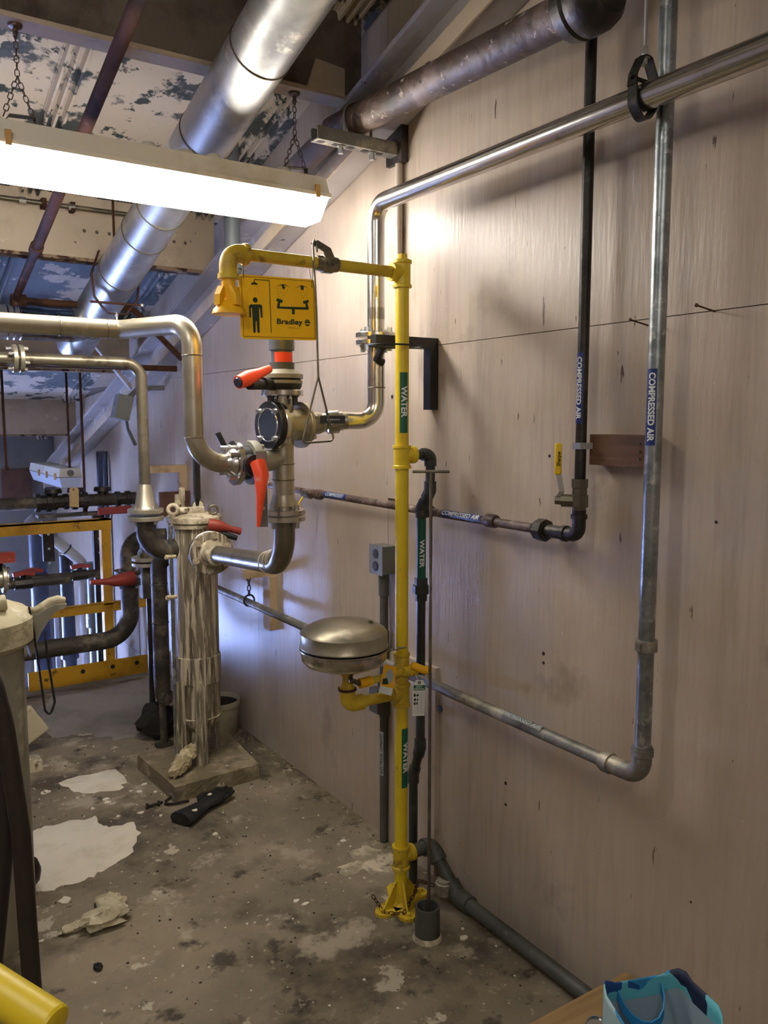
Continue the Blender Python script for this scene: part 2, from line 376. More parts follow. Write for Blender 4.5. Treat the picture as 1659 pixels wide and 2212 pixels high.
# back wall with the window that lights the lower level
wx0, wx1, wz0, wz1 = -3.2, -2.04, -1.65, -.15
b = MB(); b.bb((XL, Y1, -2.2), (wx0, Y1+.1, 1.75)); b.bb((wx1, Y1, -2.2), (0, Y1+.1, 1.75)); b.bb((wx0, Y1, -2.2), (wx1, Y1+.1, wz0)); b.bb((wx0, Y1, wz1), (wx1, Y1+.1, 1.75))
struct(b, 'wall_back', 'far_wall')
w1 = struct(MB().bb((wx0, Y1+.04, wz0), (wx1, Y1+.05, wz1)), 'window_1', 'window_pane')
b = MB()
for x in (wx0, (wx0+wx1)/2-.03, wx1-.06): b.bb((x, Y1-.01, wz0), (x+.06, Y1+.04, wz1))
for z in (wz0, (wz0+wz1)/2, wz1-.06): b.bb((wx0, Y1-.01, z), (wx1, Y1+.04, z+.06))
part(b, 'window_frame', 'window_frame', w1, smooth=0)
struct(MB().prism([(XL, Y0, -2.2), (XL, Y1+.1, -2.2), (XL, Y1+.1, ytop(Y1+.1)), (XL, Y0, ytop(Y0))], (-.1, 0, 0)), 'wall_left', 'plywood')
struct(MB().bb((XL, Y0-.1, -.2), (0, Y0, ytop(Y0))), 'wall_front', 'plywood')
# roof deck, falling away from the camera, with standing ribs
ce = struct(MB().prism([(XL, Y0-.1, deck_z(Y0-.1)), (XL, Y1+.1, deck_z(Y1+.1)), (XL, Y1+.1, deck_z(Y1+.1)+.08), (XL, Y0-.1, deck_z(Y0-.1)+.08)], (-XL+.1, 0, 0)), 'ceiling', 'deck_paint')
for x in (-3.52, -2.67, -1.82, -.965, -.11):
    b = MB()
    for dx in (-.035, .0, .035): b.prism([(x+dx-.011, Y0, deck_z(Y0)), (x+dx+.011, Y0, deck_z(Y0)), (x+dx+.005, Y0, deck_z(Y0)-.03), (x+dx-.005, Y0, deck_z(Y0)-.03)], (0, Y1-Y0, -.285*(Y1-Y0)))
    b.prism([(x-.05, Y0, deck_z(Y0)-.004), (x+.05, Y0, deck_z(Y0)-.004), (x+.05, Y0, deck_z(Y0)+.01), (x-.05, Y0, deck_z(Y0)+.01)], (0, Y1-Y0, -.285*(Y1-Y0)))
    part(b, 'deck_rib', 'deck_paint', ce, smooth=0)
# purlins (channels across the slope)
for k, y in enumerate((-.2, 1.3, 2.8, 4.28, 5.85, 7.45)):
    z = beam_z(y); zt = deck_z(y)+.01
    b = MB().bb((XL, y, z), (-.05, y+.014, zt))
    o = struct(b, 'trim_%d' % (k+1), 'beam_paint' if k > 2 else 'dark_beam')  # near purlins: shade on the web painted in as a darker colour
    part(MB().bb((XL, y-.004, z-.016), (-.06, y+.085, z)), 'bottom_flange', 'rust_edge' if k > 2 else 'beam_paint', o, smooth=0)
    if k == 3:
        for x in (-.72, -.66, -.6, -.33, -.27, -.21): bolt(o, (x, y, z+.13), (0, -1, 0), .006, .008, 'dark_beam')
    if k == 2:
        part(MB().prism([(-.29, y-.012, z-.01), (-.13, y-.012, z-.01), (-.13, y-.012, z+.09), (-.25, y-.012, z+.10)], (0, .01, 0)), 'gusset_plate', 'beam_paint', o, smooth=0)
# rafter: channel bolted along the wall, parallel to the deck
def raf(y, dz): return 3.49-.285*y+dz
rb = []
def rbar(x0, x1, d0, d1, ya=.4, yb=8.55): return MB().prism([(x0, ya, raf(ya, d0)), (x1, ya, raf(ya, d0)), (x1, ya, raf(ya, d1)), (x0, ya, raf(ya, d1))], (0, yb-ya, -.285*(yb-ya)))
rf = struct(rbar(-.035, -.005, .0, .215), 'trim_7', 'rafter_paint')
part(rbar(-.12, -.035, 0, .022), 'bottom_flange', 'rafter_paint', rf, smooth=0)
part(rbar(-.126, -.118, -.012, .05), 'bottom_lip', 'beam_paint', rf, smooth=0)
part(rbar(-.12, -.035, .193, .215), 'top_flange', 'rafter_paint', rf, smooth=0)
part(rbar(-.075, -.066, .215, .27, .4, 4.2), 'clip_angle', 'dark_beam', rf, smooth=0)
# upright trim strip and lower backing board on the right wall
tr = struct(MB().bb((-.012, 2.62, 1.4), (0, 2.69, 2.66)), 'trim_8', 'plywood')
struct(MB().bb((-.02, 2.35, 0), (0, 2.675, .80)), 'trim_9', 'plywood')

for u_, v_, r_, x_ in ((847, 857, .007, -.0125), (850, 1188, .006, -.001), (950, 1531, .014, -.0205), (838, 1040, .003, -.001), (1092, 1692, .006, -.0005), (1174, 1412, .006, -.0005), (1174, 1432, .005, -.0005), (1547, 1128, .004, -.0005), (1092, 1738, .005, -.0005), (917, 72, .012, -.0005), (1432, 230, .006, -.0005), (1187, 985, .005, -.0005)):
    p = W(u_, v_, x=x_); part(MB().lathe((x_+.003, p.y, p.z), (-1, 0, 0), [(0, r_), (.0034, r_)], 14), 'hole', 'print_black', wr)

# ================================================================ OVERHEAD
# ---- fluorescent fixture
LY = 2.84
def strip_light(x0, x1, y, z, lens, label, hidden=False):
    t = thing('strip_light', ((x0+x1)/2, y, z), label, 'light')
    L_ = x1-x0
    # housing: shallow trough, lens: tapered diffuser below
    def trough(z0, z1, w0, w1, e0, e1):
        vs = []
        for zz, w, e in ((z0, w0, e0), (z1, w1, e1)): vs += [(x0+e, y-w, zz), (x1-e, y-w, zz), (x1-e, y+w, zz), (x0+e, y+w, zz)]
        return MB().add(vs, [(3, 2, 1, 0), (4, 5, 6, 7)]+[(i, (i+1) % 4, 4+(i+1) % 4, 4+i) for i in range(4)])
    part(trough(z+.095, z+.155, .083, .072, 0, .012), 'housing', 'lamp_housing', t, smooth=0)
    part(trough(z+.083, z+.097, .088, .088, -.004, -.004), 'rim', 'lamp_housing', t, smooth=0)
    part(trough(z, z+.083, .058, .083, .028, .004), 'lens', lens, t, 'glowing white diffuser' if lens == 'lamp_lens' else None, smooth=0)
    for x in (x0+.17, x1-.055):
        part(MB().bb((x-.009, y-.094, z+.075), (x+.009, y-.084, z+.12)), 'latch', 'latch', t, smooth=0)
    for x in (x0+.62, x0+.75, x1-.42, x1-.15):
        part(MB().lathe((x, y, z+.155), (0, 0, 1), [(0, .032), (.018, .030), (.03, .02)], 14), 'knockout_plug', 'lamp_housing', t)
    return t
LX0, LX1 = -1.485, -.215
LZ = 2.437
strip_light(LX0, LX1, LY, LZ, 'lamp_lens', 'long lit fluorescent strip light hanging from chains')
def chain_mesh(p0, p1, lk=.022, w=.0065, r=.0016):
    p0, p1 = V(p0), V(p1); d = p1-p0; n = max(2, int(d.length/(lk*.78))); b = MB(); t = d.normalized(); u, q = frame(t)
    for i in range(n):
        c = p0+d*((i+.5)/n); ax = u if i % 2 else q; sd = t.cross(ax).normalized(); h = lk/2-w
        pts = []
        for k in range(8):
            a = math.pi*k/7; pts.append(c+t*(h+w*math.sin(a))+sd*w*math.cos(a))
        for k in range(8):
            a = math.pi+math.pi*k/7; pts.append(c-t*h+t*w*math.sin(a)+sd*w*math.cos(a))
        pts.append(pts[0]); b.tube(pts, r, 5, False)
    return b
for x, lab in ((-1.265, 'rusty Y-shaped chain holding the left end of the lit strip light'), (-.315, 'dark Y-shaped chain holding the right end of the lit strip light')):
    zt = beam_z(2.8)-.016; t = thing('lamp_chain', (x, LY, LZ+.155), lab, 'chain')
    b = chain_mesh((x, LY, zt-.03), (x, LY, zt-.15))
    part(b, 'upper_chain', 'chain', t)
    for s in (-1, 1): part(chain_mesh((x, LY, zt-.15), (x+s*.045, LY, LZ+.185)), 'leg_chain', 'chain', t)
    part(MB().lathe((x, LY, zt), (0, 0, -1), [(0, .022), (.008, .02), (.014, .008), (.03, .006)], 12).torus((x, LY, zt-.03), (1, 0, 0), .011, .003, 12, 6), 'ceiling_hook', 'chain', t)
    part(MB().strip([(x-.05, LY, LZ+.157), (x-.03, LY, LZ+.19), (x+.045, LY, LZ+.195), (x+.05, LY, LZ+.157)], (0, .03, 0), .003), 'bracket', 'tarnished', t, smooth=0)
strip_light(-3.1, -1.85, 1.1, 3.0, 'lamp_lens_back', 'lit fluorescent strip light above and left of the viewpoint')
strip_light(-2.6, -1.35, -.95, 2.75, 'lamp_lens_back', 'added fill strip light, unseen behind the viewpoint')  # added fill lamp, brightens the sign and faces turned to the camera
for nm_, x_, y_, z_ in (('left', -3.0, 1.1, 3.155), ('left', -1.95, 1.1, 3.155), ('added', -2.5, -.95, 2.905), ('added', -1.45, -.95, 2.905)):  # second pair carries the added fill lamp
    solo(chain_mesh((x_, y_, z_), (x_, y_, deck_z(y_)-.002)), 'lamp_chain', 'chain', 'straight chain above the %s strip light outside the picture, %s end' % (nm_, 'left' if x_ in (-3.0, -2.5) else 'right'), 'chain')
# ---- round sheet-metal duct along the slope
def duc(y): return V((-.60, y, 3.585-.285*y))
t = thing('spiral_duct', duc(3.2), 'long silver round sheet-metal duct sloping down beneath the roof', 'duct')
DR = .102
part(MB().tube([duc(.6), duc(5.0)], DR, 32, False), 'tube', 'duct', t)
ax = (duc(3)-duc(2)).normalized()
for y in (1.75, 2.15, 2.52, 2.98, 3.5, 3.72, 4.1, 4.72):
    part(MB().torus(duc(y), ax, DR, .0035, 32, 6), 'joint_ring', 'tarnished', t)
part(MB().lathe(duc(5.0), ax, [(0, DR), (.03, DR*1.03), (.06, DR*1.03), (.09, DR*.8), (.1, .02)], 28), 'end_cap', 'duct', t)
e0 = V((-.60, 4.62, duc(4.62).z-.02))
part(MB().tube(path([(-.60, 4.72, duc(4.72).z), (-.70, 4.68, 2.20), (-.98, 4.66, 2.20)], .12, 8), .085, 24), 'elbow', 'foil', t)
t2 = thing('side_duct', (-1.3, 4.66, 2.12), 'shiny horizontal duct branching left with a crinkled gored elbow', 'duct')
part(MB().tube([(-1.75, 4.66, 2.20), (-.97, 4.66, 2.20)], .088, 28), 'tube', 'duct', t2)
for i, x in enumerate((-.97, -1.0, -1.03, -1.18, -1.6)): part(MB().torus((x, 4.66, 2.2), (1, 0, 0), .088, .005, 28, 6), 'gore_ring', 'foil', t2)
# clevis hanger under the duct
t = thing('duct_hanger', duc(4.22)-V((0, 0, .2)), 'rusty open clevis hanger around the silver duct', 'hanger')
c = duc(4.2); pts = [c+V((math.sin(a)*.115, 0, math.cos(a)*.115)) for a in [math.radians(x) for x in (20, 60, 100, 125)]]
b = MB(); b.strip(path([c+V((-.075, 0, .13)), c+V((-.115, 0, .02)), c+V((-.105, 0, -.09)), c+V((-.045, 0, -.165)), c+V((.045, 0, -.165)), c+V((.105, 0, -.09)), c+V((.115, 0, .02)), c+V((.075, 0, .13))], .03, 4), (0, .028, 0), .005)
part(b, 'loop', 'brown_pipe', t); part(MB().tube([c+V((-.125, 0, -.115)), c+V((.125, 0, -.115))], .006, 8), 'cross_bolt', 'brown_pipe', t)
part(MB().tube([c+V((0, 0, -.16)), c+V((0, 0, -.25))], .006, 8), 'threaded_rod', 'zinc', t)
bolt(t, c+V((.118, 0, -.115)), (1, 0, 0), .009, .012); bolt(t, c+V((0, 0, -.168)), (0, 0, -1), .009, .012)
part(MB().tube([c+V((-.0, 0, .12)), (c.x, c.y, deck_z(c.y)-.005)], .006, 8), 'hanger_rod', 'brown_pipe', t)
# ---- thin brown pipe beneath the roof, with a cross run
def brp(y): return V((-1.0, y, 3.6-.285*y))
t = thing('brown_pipe', brp(3.5), 'thin brown steel pipe running down the roof slope left of the duct', 'pipe')
part(MB().tube([brp(.6), brp(4.02)], .023, 14), 'pipe', 'brown_pipe', t)
part(MB().tube([brp(4.0), brp(4.55)], .019, 14), 'pipe', 'brown_pipe', t)
part(MB().lathe(brp(3.98), brp(4)-brp(3), [(0, .029), (.05, .029)], 14), 'coupling', 'brown_pipe', t)
q = brp(4.56); c2 = W(285, 652, y=q.y); c3 = W(392, 775, y=q.y+.2)
part(MB().lathe(q+V((-.02, 0, 0)), (1, 0, 0), [(0, .03), (.07, .03)], 12), 'elbow', 'brown_pipe', t)
part(MB().tube(path([q, (c2.x, q.y, q.z), c3], .05, 6), .017, 12), 'cross_run', 'brown_pipe', t)
# ---- conduit clipped on the second purlin
yb = 4.24; zb = beam_z(4.28)+.225
t = thing('beam_conduit', (-.9, yb, zb), 'thin horizontal metal conduit clipped along the cream roof beam', 'conduit')
x0 = -1.6; x1 = W(265, 470, y=yb).x+.1
part(MB().tube([(x0, yb, zb), (x1, yb, zb)], .011, 10), 'tube', 'tarnished', t)
for x in (-1.02, -.80): part(MB().lathe((x, yb, zb), (1, 0, 0), [(0, .017), (.03, .017)], 8), 'coupling', 'zinc', t)
for x in (-.91, -.78, -1.2): part(MB().bb((x-.01, yb-.014, zb-.022), (x+.01, yb+.045, zb+.022)), 'clip', 'brown_pipe', t, smooth=0)
# ---- big rusty pipe on a strut bracket
RX = -.185
def rus(y): return V((RX, y, 2.765+(2.74-y)*-.035))
t = thing('rusty_pipe', rus(2.2), 'large rusty brown pipe above the stainless pipe, capped at its near end', 'pipe')
part(MB().tube([rus(1.56), rus(2.78)], .052, 24), 'pipe', 'rusty_pipe', t)
part(MB().tube([rus(2.76), V((RX-.01, 3.05, 2.70)), V((RX-.01, 3.3, 2.64))], .045, 20), 'rear_pipe', 'dark_beam', t)
ax = V((0, -1, .02))
part(MB().lathe(rus(1.60), ax, [(0, .052), (.01, .075), (.045, .082), (.05, .076), (.06, .082), (.10, .082), (.125, .074), (.145, .055)], 28), 'coupling', 'black_iron', t, 'dark grooved coupling')
t = thing('strut_bracket', (-.18, 2.61, 2.66), 'grey slotted steel strut bracket holding the rusty pipe', 'bracket')
zs = rus(2.61).z-.058
b = MB(); b.bb((-.36, 2.585, zs-.04), (-.03, 2.589, zs)); b.bb((-.36, 2.631, zs-.04), (-.03, 2.635, zs)); b.bb((-.36, 2.585, zs-.044), (-.03, 2.635, zs-.040)); b.bb((-.36, 2.589, zs-.004), (-.03, 2.596, zs)); b.bb((-.36, 2.624, zs-.004), (-.03, 2.631, zs))
part(b, 'channel', 'galv_dirty', t, smooth=0)
part(MB().bb((-.03, 2.56, zs-.07), (0, 2.66, zs+.06)), 'wall_plate', 'black_iron', t, smooth=0)
for x in (-.335, -.275, -.215, -.155, -.095): part(MB().bb((x-.012, 2.600, zs-.0455), (x+.012, 2.620, zs-.043)), 'slot', 'print_black', t, smooth=0)
for x in (-.255, -.125): bolt(t, (x, 2.61, zs-.045), (0, 0, -1), .010, .026)
pts = [V((RX+s*.056, 2.61, zs+.0)) for s in (-1, 1)]
part(MB().tube([pts[0]]+[V((RX+.057*math.cos(a), 2.61, rus(2.61).z+.057*math.sin(a))) for a in [math.pi-math.pi*k/10 for k in range(11)]]+[pts[1]], .005, 8), 'u_bolt', 'zinc', t)

# ================================================================ RIGHT WALL PIPES
SSX, SSY, SSZ = -.195, 2.475, 2.44
# ---- stainless overhead line with its drop
t = thing('stainless_pipe', (SSX, SSY, 1.68), 'polished stainless pipe running overhead along the wall and dropping beside the yellow pole', 'pipe')
SR = .0302
zb_ = 1.70
part(MB().tube(path([(SSX, -1.2, SSZ), (SSX, SSY, SSZ), (SSX, SSY, 2.05)], .062, 8), SR, 24), 'pipe', 'stainless', t)
part(MB().tube(path([(SSX, SSY, 1.99), (SSX, SSY, zb_), (SSX-.12, SSY+.02, zb_)], .065, 8), SR, 24), 'drop_pipe', 'stainless', t)
for z in (1.815,): part(MB().torus((SSX, SSY, z), (0, 0, 1), SR, .0025, 24, 6), 'weld_bead', 'tarnished', t)
zf = Zv(SSX, SSY, 733)
flange(t, (SSX, SSY, zf+.013), (0, 0, 1), .072, .017, 'stainless', 4, bdir=1, br=.009)
flange(t, (SSX, SSY, zf-.012), (0, 0, 1), .072, .017, 'stainless', 4, bdir=-1, br=.009, bl=.022)
part(MB().tube([(SSX, SSY, 1.96), (SSX, SSY, 2.09)], SR, 24, False), 'nipple', 'stainless', t)
# clevis hanger of the stainless pipe
HY = 1.342
t = thing('pipe_hanger', (SSX, HY, SSZ-.045), 'dark clevis hanger on a threaded rod carrying the stainless pipe', 'hanger')
part(MB().strip(path([(SSX-.036, HY, SSZ+.035), (SSX-.036, HY, SSZ-.02), (SSX, HY, SSZ-.06), (SSX+.036, HY, SSZ-.02), (SSX+.036, HY, SSZ+.035)], .03, 5), (0, .026, 0), .004), 'lower_yoke', 'black_iron', t)
part(MB().strip(path([(SSX-.039, HY, SSZ+.02), (SSX-.036, HY, SSZ+.045), (SSX-.012, HY, SSZ+.088), (SSX+.012, HY, SSZ+.088), (SSX+.036, HY, SSZ+.045), (SSX+.039, HY, SSZ+.02)], .008, 3), (0, .026, 0), .004), 'upper_yoke', 'black_iron', t)
part(MB().tube([(SSX-.048, HY, SSZ+.037), (SSX+.048, HY, SSZ+.037)], .005, 8), 'cross_bolt', 'black_iron', t)
part(MB().tube([(SSX, HY, SSZ+.07), (SSX, HY, deck_z(HY)-.005)], .0048, 10), 'threaded_rod', 'zinc', t)
bolt(t, (SSX, HY, SSZ+.09), (0, 0, 1), .0095, .022); bolt(t, (SSX, HY, SSZ+.086), (0, 0, -1), .0095, .014)
# ---- black arm bracket
t = thing('arm_bracket', (0, 2.39, 1.74), 'black angled steel arm bracket on the wall behind the yellow pole', 'bracket')
part(MB().bb((-.262, 2.372, 1.950), (0, 2.408, 1.988)), 'arm', 'black_paint', t, smooth=0)
part(MB().bb((-.036, 2.370, 1.738), (-.001, 2.410, 1.95)), 'wall_leg', 'black_paint', t, smooth=0)
part(MB().torus((-.232, 2.30, 1.945), (0, 0, 1), .066, .0032, 20, 6, 1.5), 'tie_wire', 'print_black', t)
part(MB().tube([(-.215, 2.40, 1.95), (-.215, 2.44, 1.91), (-.19, 2.44, 1.90)], .014, 8), 'clamp', 'black_paint', t)
# ---- black vertical compressed air pipe with ball valve, and its horizontal run
BX, BY = -.062, 1.63
t = thing('black_air_pipe', (BX, BY, 1.36), 'black compressed air pipe dropping down the wall and turning left at an elbow', 'pipe')
part(MB().tube([(BX, BY, 1.51), (BX, BY, 3.5)], .0155, 18), 'pipe', 'black_iron', t)
zh = 1.377
part(MB().tube(path([(BX, BY, 1.45), (BX, BY, zh), (BX, 1.75, zh)], .024, 6), .0195, 16), 'elbow', 'black_iron', t)
for p, d in (((BX, BY, 1.425), (0, 0, 1)), ((BX, 1.675, zh), (0, 1, 0))): part(MB().lathe(p, d, [(0, .0235), (.012, .0235)], 16), 'elbow_band', 'black_iron', t)
yu = W(1168, 1145, x=BX).y
part(MB().tube([(BX, 1.72, zh), (BX, 3.62, zh+.012)], .0145, 14), 'horizontal_pipe', 'rusty_pipe', t)
part(MB().lathe((BX, yu-.026, zh), (0, 1, 0), [(0, .022), (.004, .034), (.034, .034), (.036, .026), (.052, .022)], 8), 'union', 'black_iron', t, smooth=20)
for u_ in (1063, 925, 690):
    y = W(u_, 1100, x=BX).y; part(MB().lathe((BX, y-.02, zh+.004), (0, 1, 0), [(0, .020), (.005, .022), (.04, .022), (.045, .020)], 14), 'coupling', 'rusty_pipe', t)
n = TOCAM((BX, BY)); zt = Zv(BX, BY, 762); z2 = Zv(BX, BY, 915)
pipe_label(t, (BX, BY, 0), (0, 0, -1), turned(n, -38), .0155, -zt, -z2, .78, 'COMPRESSED AIR', .019, 'label_blue', 'label_white', width=(zt-z2)*.88, bold=.0006)
ya, yc = W(1043, 1125, x=BX).y, W(960, 1110, x=BX).y
pipe_label(t, (BX, 0, zh+.004), (0, -1, 0), (-.85, 0, .35), .0145, -yc, -ya, .8, 'COMPRESSED AIR', .02, 'label_blue', 'label_white', width=(yc-ya)*.95, bold=.0004, shear=.3)
ya, yc = W(752, 1078, x=BX).y, W(705, 1070, x=BX).y
pipe_label(t, (BX, 0, zh+.008), (0, -1, 0), (-.85, 0, .35), .0145, -yc, -ya, .8, 'COMPRESSED', .02, 'label_blue', 'label_dim', width=(yc-ya)*.8, bold=.0004, shear=.3)
# ball valve with the yellow lever
t = thing('ball_valve', (BX, BY, 1.42), 'small steel ball valve with an upright yellow lever on the black air pipe', 'valve')
part(MB().lathe((BX, BY, 1.437), (0, 0, 1), [(0, .019), (.02, .019), (.021, .024), (.055, .024), (.056, .020), (.075, .020), (.076, .0225), (.1, .0225)], 8), 'body', 'tarnished', t, smooth=20)
sd = -RT                                             # stem points to the left of the picture
st = V((-.55, .835, 0)).normalized()
part(MB().lathe(V((BX, BY, 1.475)), st, [(.015, .018), (.05, .018), (.051, .012), (.068, .012)], 8), 'stem', 'tarnished', t, smooth=20)
lv = V((BX, BY, 0))+st*.062
part(MB().strip([lv+V((0, 0, 1.478)), lv+V((0, 0, 1.50))-st*.012, lv+V((0, 0, 1.52))-st*.012+st*.004, lv+V((0, 0, 1.56))], TOCAM((BX, BY)).cross(V((0, 0, 1)))*-.016, .003), 'lever', 'zinc', t, smooth=0)
lever = MB(); lever.box(lv+V((0, 0, 1.592)), (.02, .012, .09), Matrix.Rotation(-YAW, 3, 'Z')); lo = part(lever, 'lever_grip', 'valve_yellow', t, 'yellow plastic lever grip')
m_ = lo.modifiers.new('bevel', 'BEVEL'); m_.width = .005; m_.segments = 2
text_flat('Sharpe', .014, lv+V((0, 0, 1.592))-V((math.sin(YAW), math.cos(YAW), 0))*.0062, (0, 0, 1), -RT, lo, 'print_black', bold=.0004, shear=.25, width=.042)
# ---- galvanised compressed air drop with low run
GX, GY = -.115, 1.342
t = thing('galvanized_air_pipe', (GX, GY, .76), 'grey galvanised compressed air pipe down the wall bending into a low run', 'pipe')
zl = .785
part(MB().tube([(GX, GY, .83), (GX, GY, 3.58)], .0205, 20), 'pipe', 'galvanized', t)
part(MB().tube(path([(GX, GY, .87), (GX, GY, zl), (GX, GY+.13, zl)], .045, 8), .0245, 18), 'elbow', 'galv_dirty', t)
part(MB().lathe((GX, GY, .845), (0, 0, 1), [(0, .0285), (.018, .0285)], 18), 'elbow_band', 'galv_dirty', t); part(MB().lathe((GX, GY+.10, zl), (0, 1, 0), [(0, .0285), (.02, .0285)], 18), 'elbow_band', 'galv_dirty', t)
part(MB().tube([(GX, GY+.1, zl), (GX, 4.6, zl+.012)], .0185, 16), 'low_pipe', 'galv_dirty', t)
zz = Zv(GX, GY, 1394); part(MB().lathe((GX, GY, zz-.014), (0, 0, 1), [(0, .028), (.028, .028)], 18).bb((GX-.034, GY-.008, zz-.010), (GX-.026, GY+.008, zz+.010)), 'pipe_clamp', 'galv_dirty', t)
n = TOCAM((GX, GY)); zt = Zv(GX, GY, 797); z2 = Zv(GX, GY, 962)
pipe_label(t, (GX, GY, 0), (0, 0, -1), turned(n, -24), .0205, -zt, -z2, .62, 'COMPRESSED AIR', .021, 'label_blue', 'label_white', width=(zt-z2)*.9, bold=.0007)
ya, yc = W(1175, 1590, x=GX).y, W(1080, 1545, x=GX).y
pipe_label(t, (GX, 0, zl+.003), (0, -1, 0), (-.5, 0, .85), .0185, -yc, -ya, .6, 'COMPRESSED AIR', .019, 'galv_dirty', 'label_dim', width=(yc-ya)*.95, bold=.0002, shear=.3)
# ---- wooden block between the two drops
t = thing('wood_block', (-.03, 1.5, 1.575), 'dark wooden block fixed to the wall between the two air pipes', 'block')
part(MB().bb((-.046, 1.412, 1.578), (0, 1.612, 1.662)), 'block', 'wood_block', t, smooth=0)
part(MB().bb((-.045, 1.4105, 1.579), (-.001, 1.412, 1.661)), 'end_grain', 'wood_end', t, smooth=0)
for z in (1.60, 1.62, 1.64): bolt(t, (-.046, 1.44, z), (-1, 0, 0), .0035, .003, 'tarnished', 'screw')
part(MB().strip([(-.048, 1.60, 1.63), (-.080, 1.615, 1.63), (-.082, 1.64, 1.63), (-.05, 1.652, 1.63), (-.03, 1.68, 1.64)], (0, 0, .018), .003), 'pipe_strap', 'zinc', t)
# nails in the wall along the sheet joint
for (u_, v_) in ((1370, 694), (1515, 664)):
    p = W(u_+30, v_+9, x=0); q = p+V((-.055, .012, .012))
    solo(MB().tube([p, q], .0022, 6).lathe(q, q-p, [(0, .005), (.003, .005)], 8), 'nail', 'brown_pipe', 'thin nail sticking out of the plywood joint, %s of the galvanised pipe' % ('left' if u_ < 1400 else 'right'), 'nail')

# ================================================================ EMERGENCY SHOWER AND EYEWASH
PX, PY = -.226, 2.27
t = thing('emergency_shower', (PX, PY, 0), 'yellow emergency shower and eyewash standpipe bolted to the floor', 'shower')
ES = t; PR = .0225
zpt = lambda v: Zv(PX, PY, v)
part(MB().tube([(PX, PY, .02), (PX, PY, zpt(1500))], PR, 20), 'pole', 'yellow_paint', t)
part(MB().tube([(PX, PY, zpt(1440)), (PX, PY, zpt(600))], PR, 20), 'pole', 'yellow_paint', t)
def tee(parent, za, zb, dirs, zc, r=.0275, ln=.05, m='yellow_paint', x=PX, y=PY):
    b = MB().lathe((x, y, za), (0, 0, 1), [(0, r+.004), (.009, r+.004), (.012, r), (zb-za-.012, r), (zb-za-.009, r+.004), (zb-za, r+.004)], 22)
    for d in dirs: b.lathe((x, y, zc), d, [(0, r*.95), (ln-.014, r*.95), (ln-.012, r+.002), (ln, r+.002)], 22)
    return part(b, 'tee', m, parent)
za_ = zpt(590)
tee(t, zpt(622), zpt(563), [(-1, 0, 0)], za_, .027, .045)
part(MB().lathe((PX, PY, zpt(563)), (0, 0, 1), [(0, .027), (.006, .02), (.007, .016), (.02, .016)], 8), 'plug', 'yellow_paint', t, smooth=20)
tee(t, zpt(1012), zpt(962), [(1, 0, 0)], zpt(983), .0275, .05)
tee(t, zpt(1875), zpt(1826), [(1, 0, 0)], zpt(1848), .028, .05, 'yellow_dirty')
tee(t, zpt(1525), zpt(1475), [(-1, 0, 0)], zpt(1497), .0275, .04, 'yellow_dirty')
part(MB().lathe((PX, PY, zpt(1475)), (0, 0, 1), [(0, .024), (.03, .026), (.05, .026), (.09, .027), (zpt(1410)-zpt(1475)-.012, .025), (zpt(1410)-zpt(1475)-.01, .029), (zpt(1410)-zpt(1475), .029)], 20), 'strainer_body', 'yellow_dirty', t)
# arm, elbow, head
xe = W(493, 565, y=PY).x
part(MB().tube([(PX-.03, PY, za_), (xe+.03, PY, za_)], .018, 18), 'arm', 'yellow_dirty', t)
part(MB().tube(path([(xe+.055, PY, za_), (xe, PY, za_), (xe, PY, za_-.075)], .035, 8), .0265, 18), 'elbow', 'yellow_dirty', t)
for p, d in (((xe+.045, PY, za_), (1, 0, 0)), ((xe, PY, za_-.06), (0, 0, -1))): part(MB().lathe(p, d, [(0, .031), (.014, .031)], 18), 'elbow_band', 'yellow_dirty', t)
zh_ = za_-.075
hd = part(MB().lathe((xe, PY, zh_), (0, 0, -1), [(0, .02), (.02, .021), (.03, .018), (.055, .016), (.07, .03), (.085, .046), (.098, .05), (.10, .044)], 24), 'shower_head', 'head_yellow', t)
for k in range(4):
    a = k*math.pi/2+.5; d = V((math.cos(a), math.sin(a), 0))
    part(MB().prism([V((xe, PY, zh_-.02))+d*.016, V((xe, PY, zh_-.02))+d*.024, V((xe, PY, zh_-.045))+d*.04, V((xe, PY, zh_-.075))+d*.043, V((xe, PY, zh_-.075))+d*.02], d.cross(V((0, 0, 1)))*.02), 'fin', 'head_yellow', hd, smooth=0)
# stay-open valve with lever and pull rod
xv = W(707, 580, y=PY).x
part(MB().lathe((xv-.04, PY, za_), (1, 0, 0), [(0, .022), (.02, .024), (.022, .028), (.055, .028), (.057, .024), (.075, .022)], 10), 'valve_body', 'tarnished', t, smooth=20)
xr = W(678, 522, y=PY-.035).x; zr = Zv(xr, PY-.035, 522)
part(MB().strip([(xv, PY-.034, za_-.005), (xv-.02, PY-.034, za_+.035), (xr, PY-.034, zr)], V((.024, 0, .012)), .005), 'valve_lever', 'tarnished', t, smooth=0)
bolt(t, (xv, PY-.028, za_), (0, -1, 0), .008, .014, 'tarnished')
zj = Zv(xr, PY-.04, 813); zbm = Zv(xr, PY-.04, 957)
x1_ = W(652, 955, y=PY-.04).x; x2_ = W(722, 950, y=PY-.04).x
rod = MB().tube([(xr+.008, PY-.04, zr-.03), (xr+.006, PY-.04, zr-.004), (xr-.002, PY-.04, zr+.004), (xr-.006, PY-.04, zr-.01), (xr+.004, PY-.04, (zr+zj)/2), (xr+.008, PY-.04, zj)], .0032, 8)
rp = part(rod, 'pull_rod', 'tarnished', t)
xj = xr+.008
part(MB().tube(path([(xj, PY-.04, zj), (x1_, PY-.04, zbm), (x2_, PY-.04, zbm+.006), (xj, PY-.04, zj)], .012, 4), .0032, 8), 'triangle_handle', 'tarnished', rp)
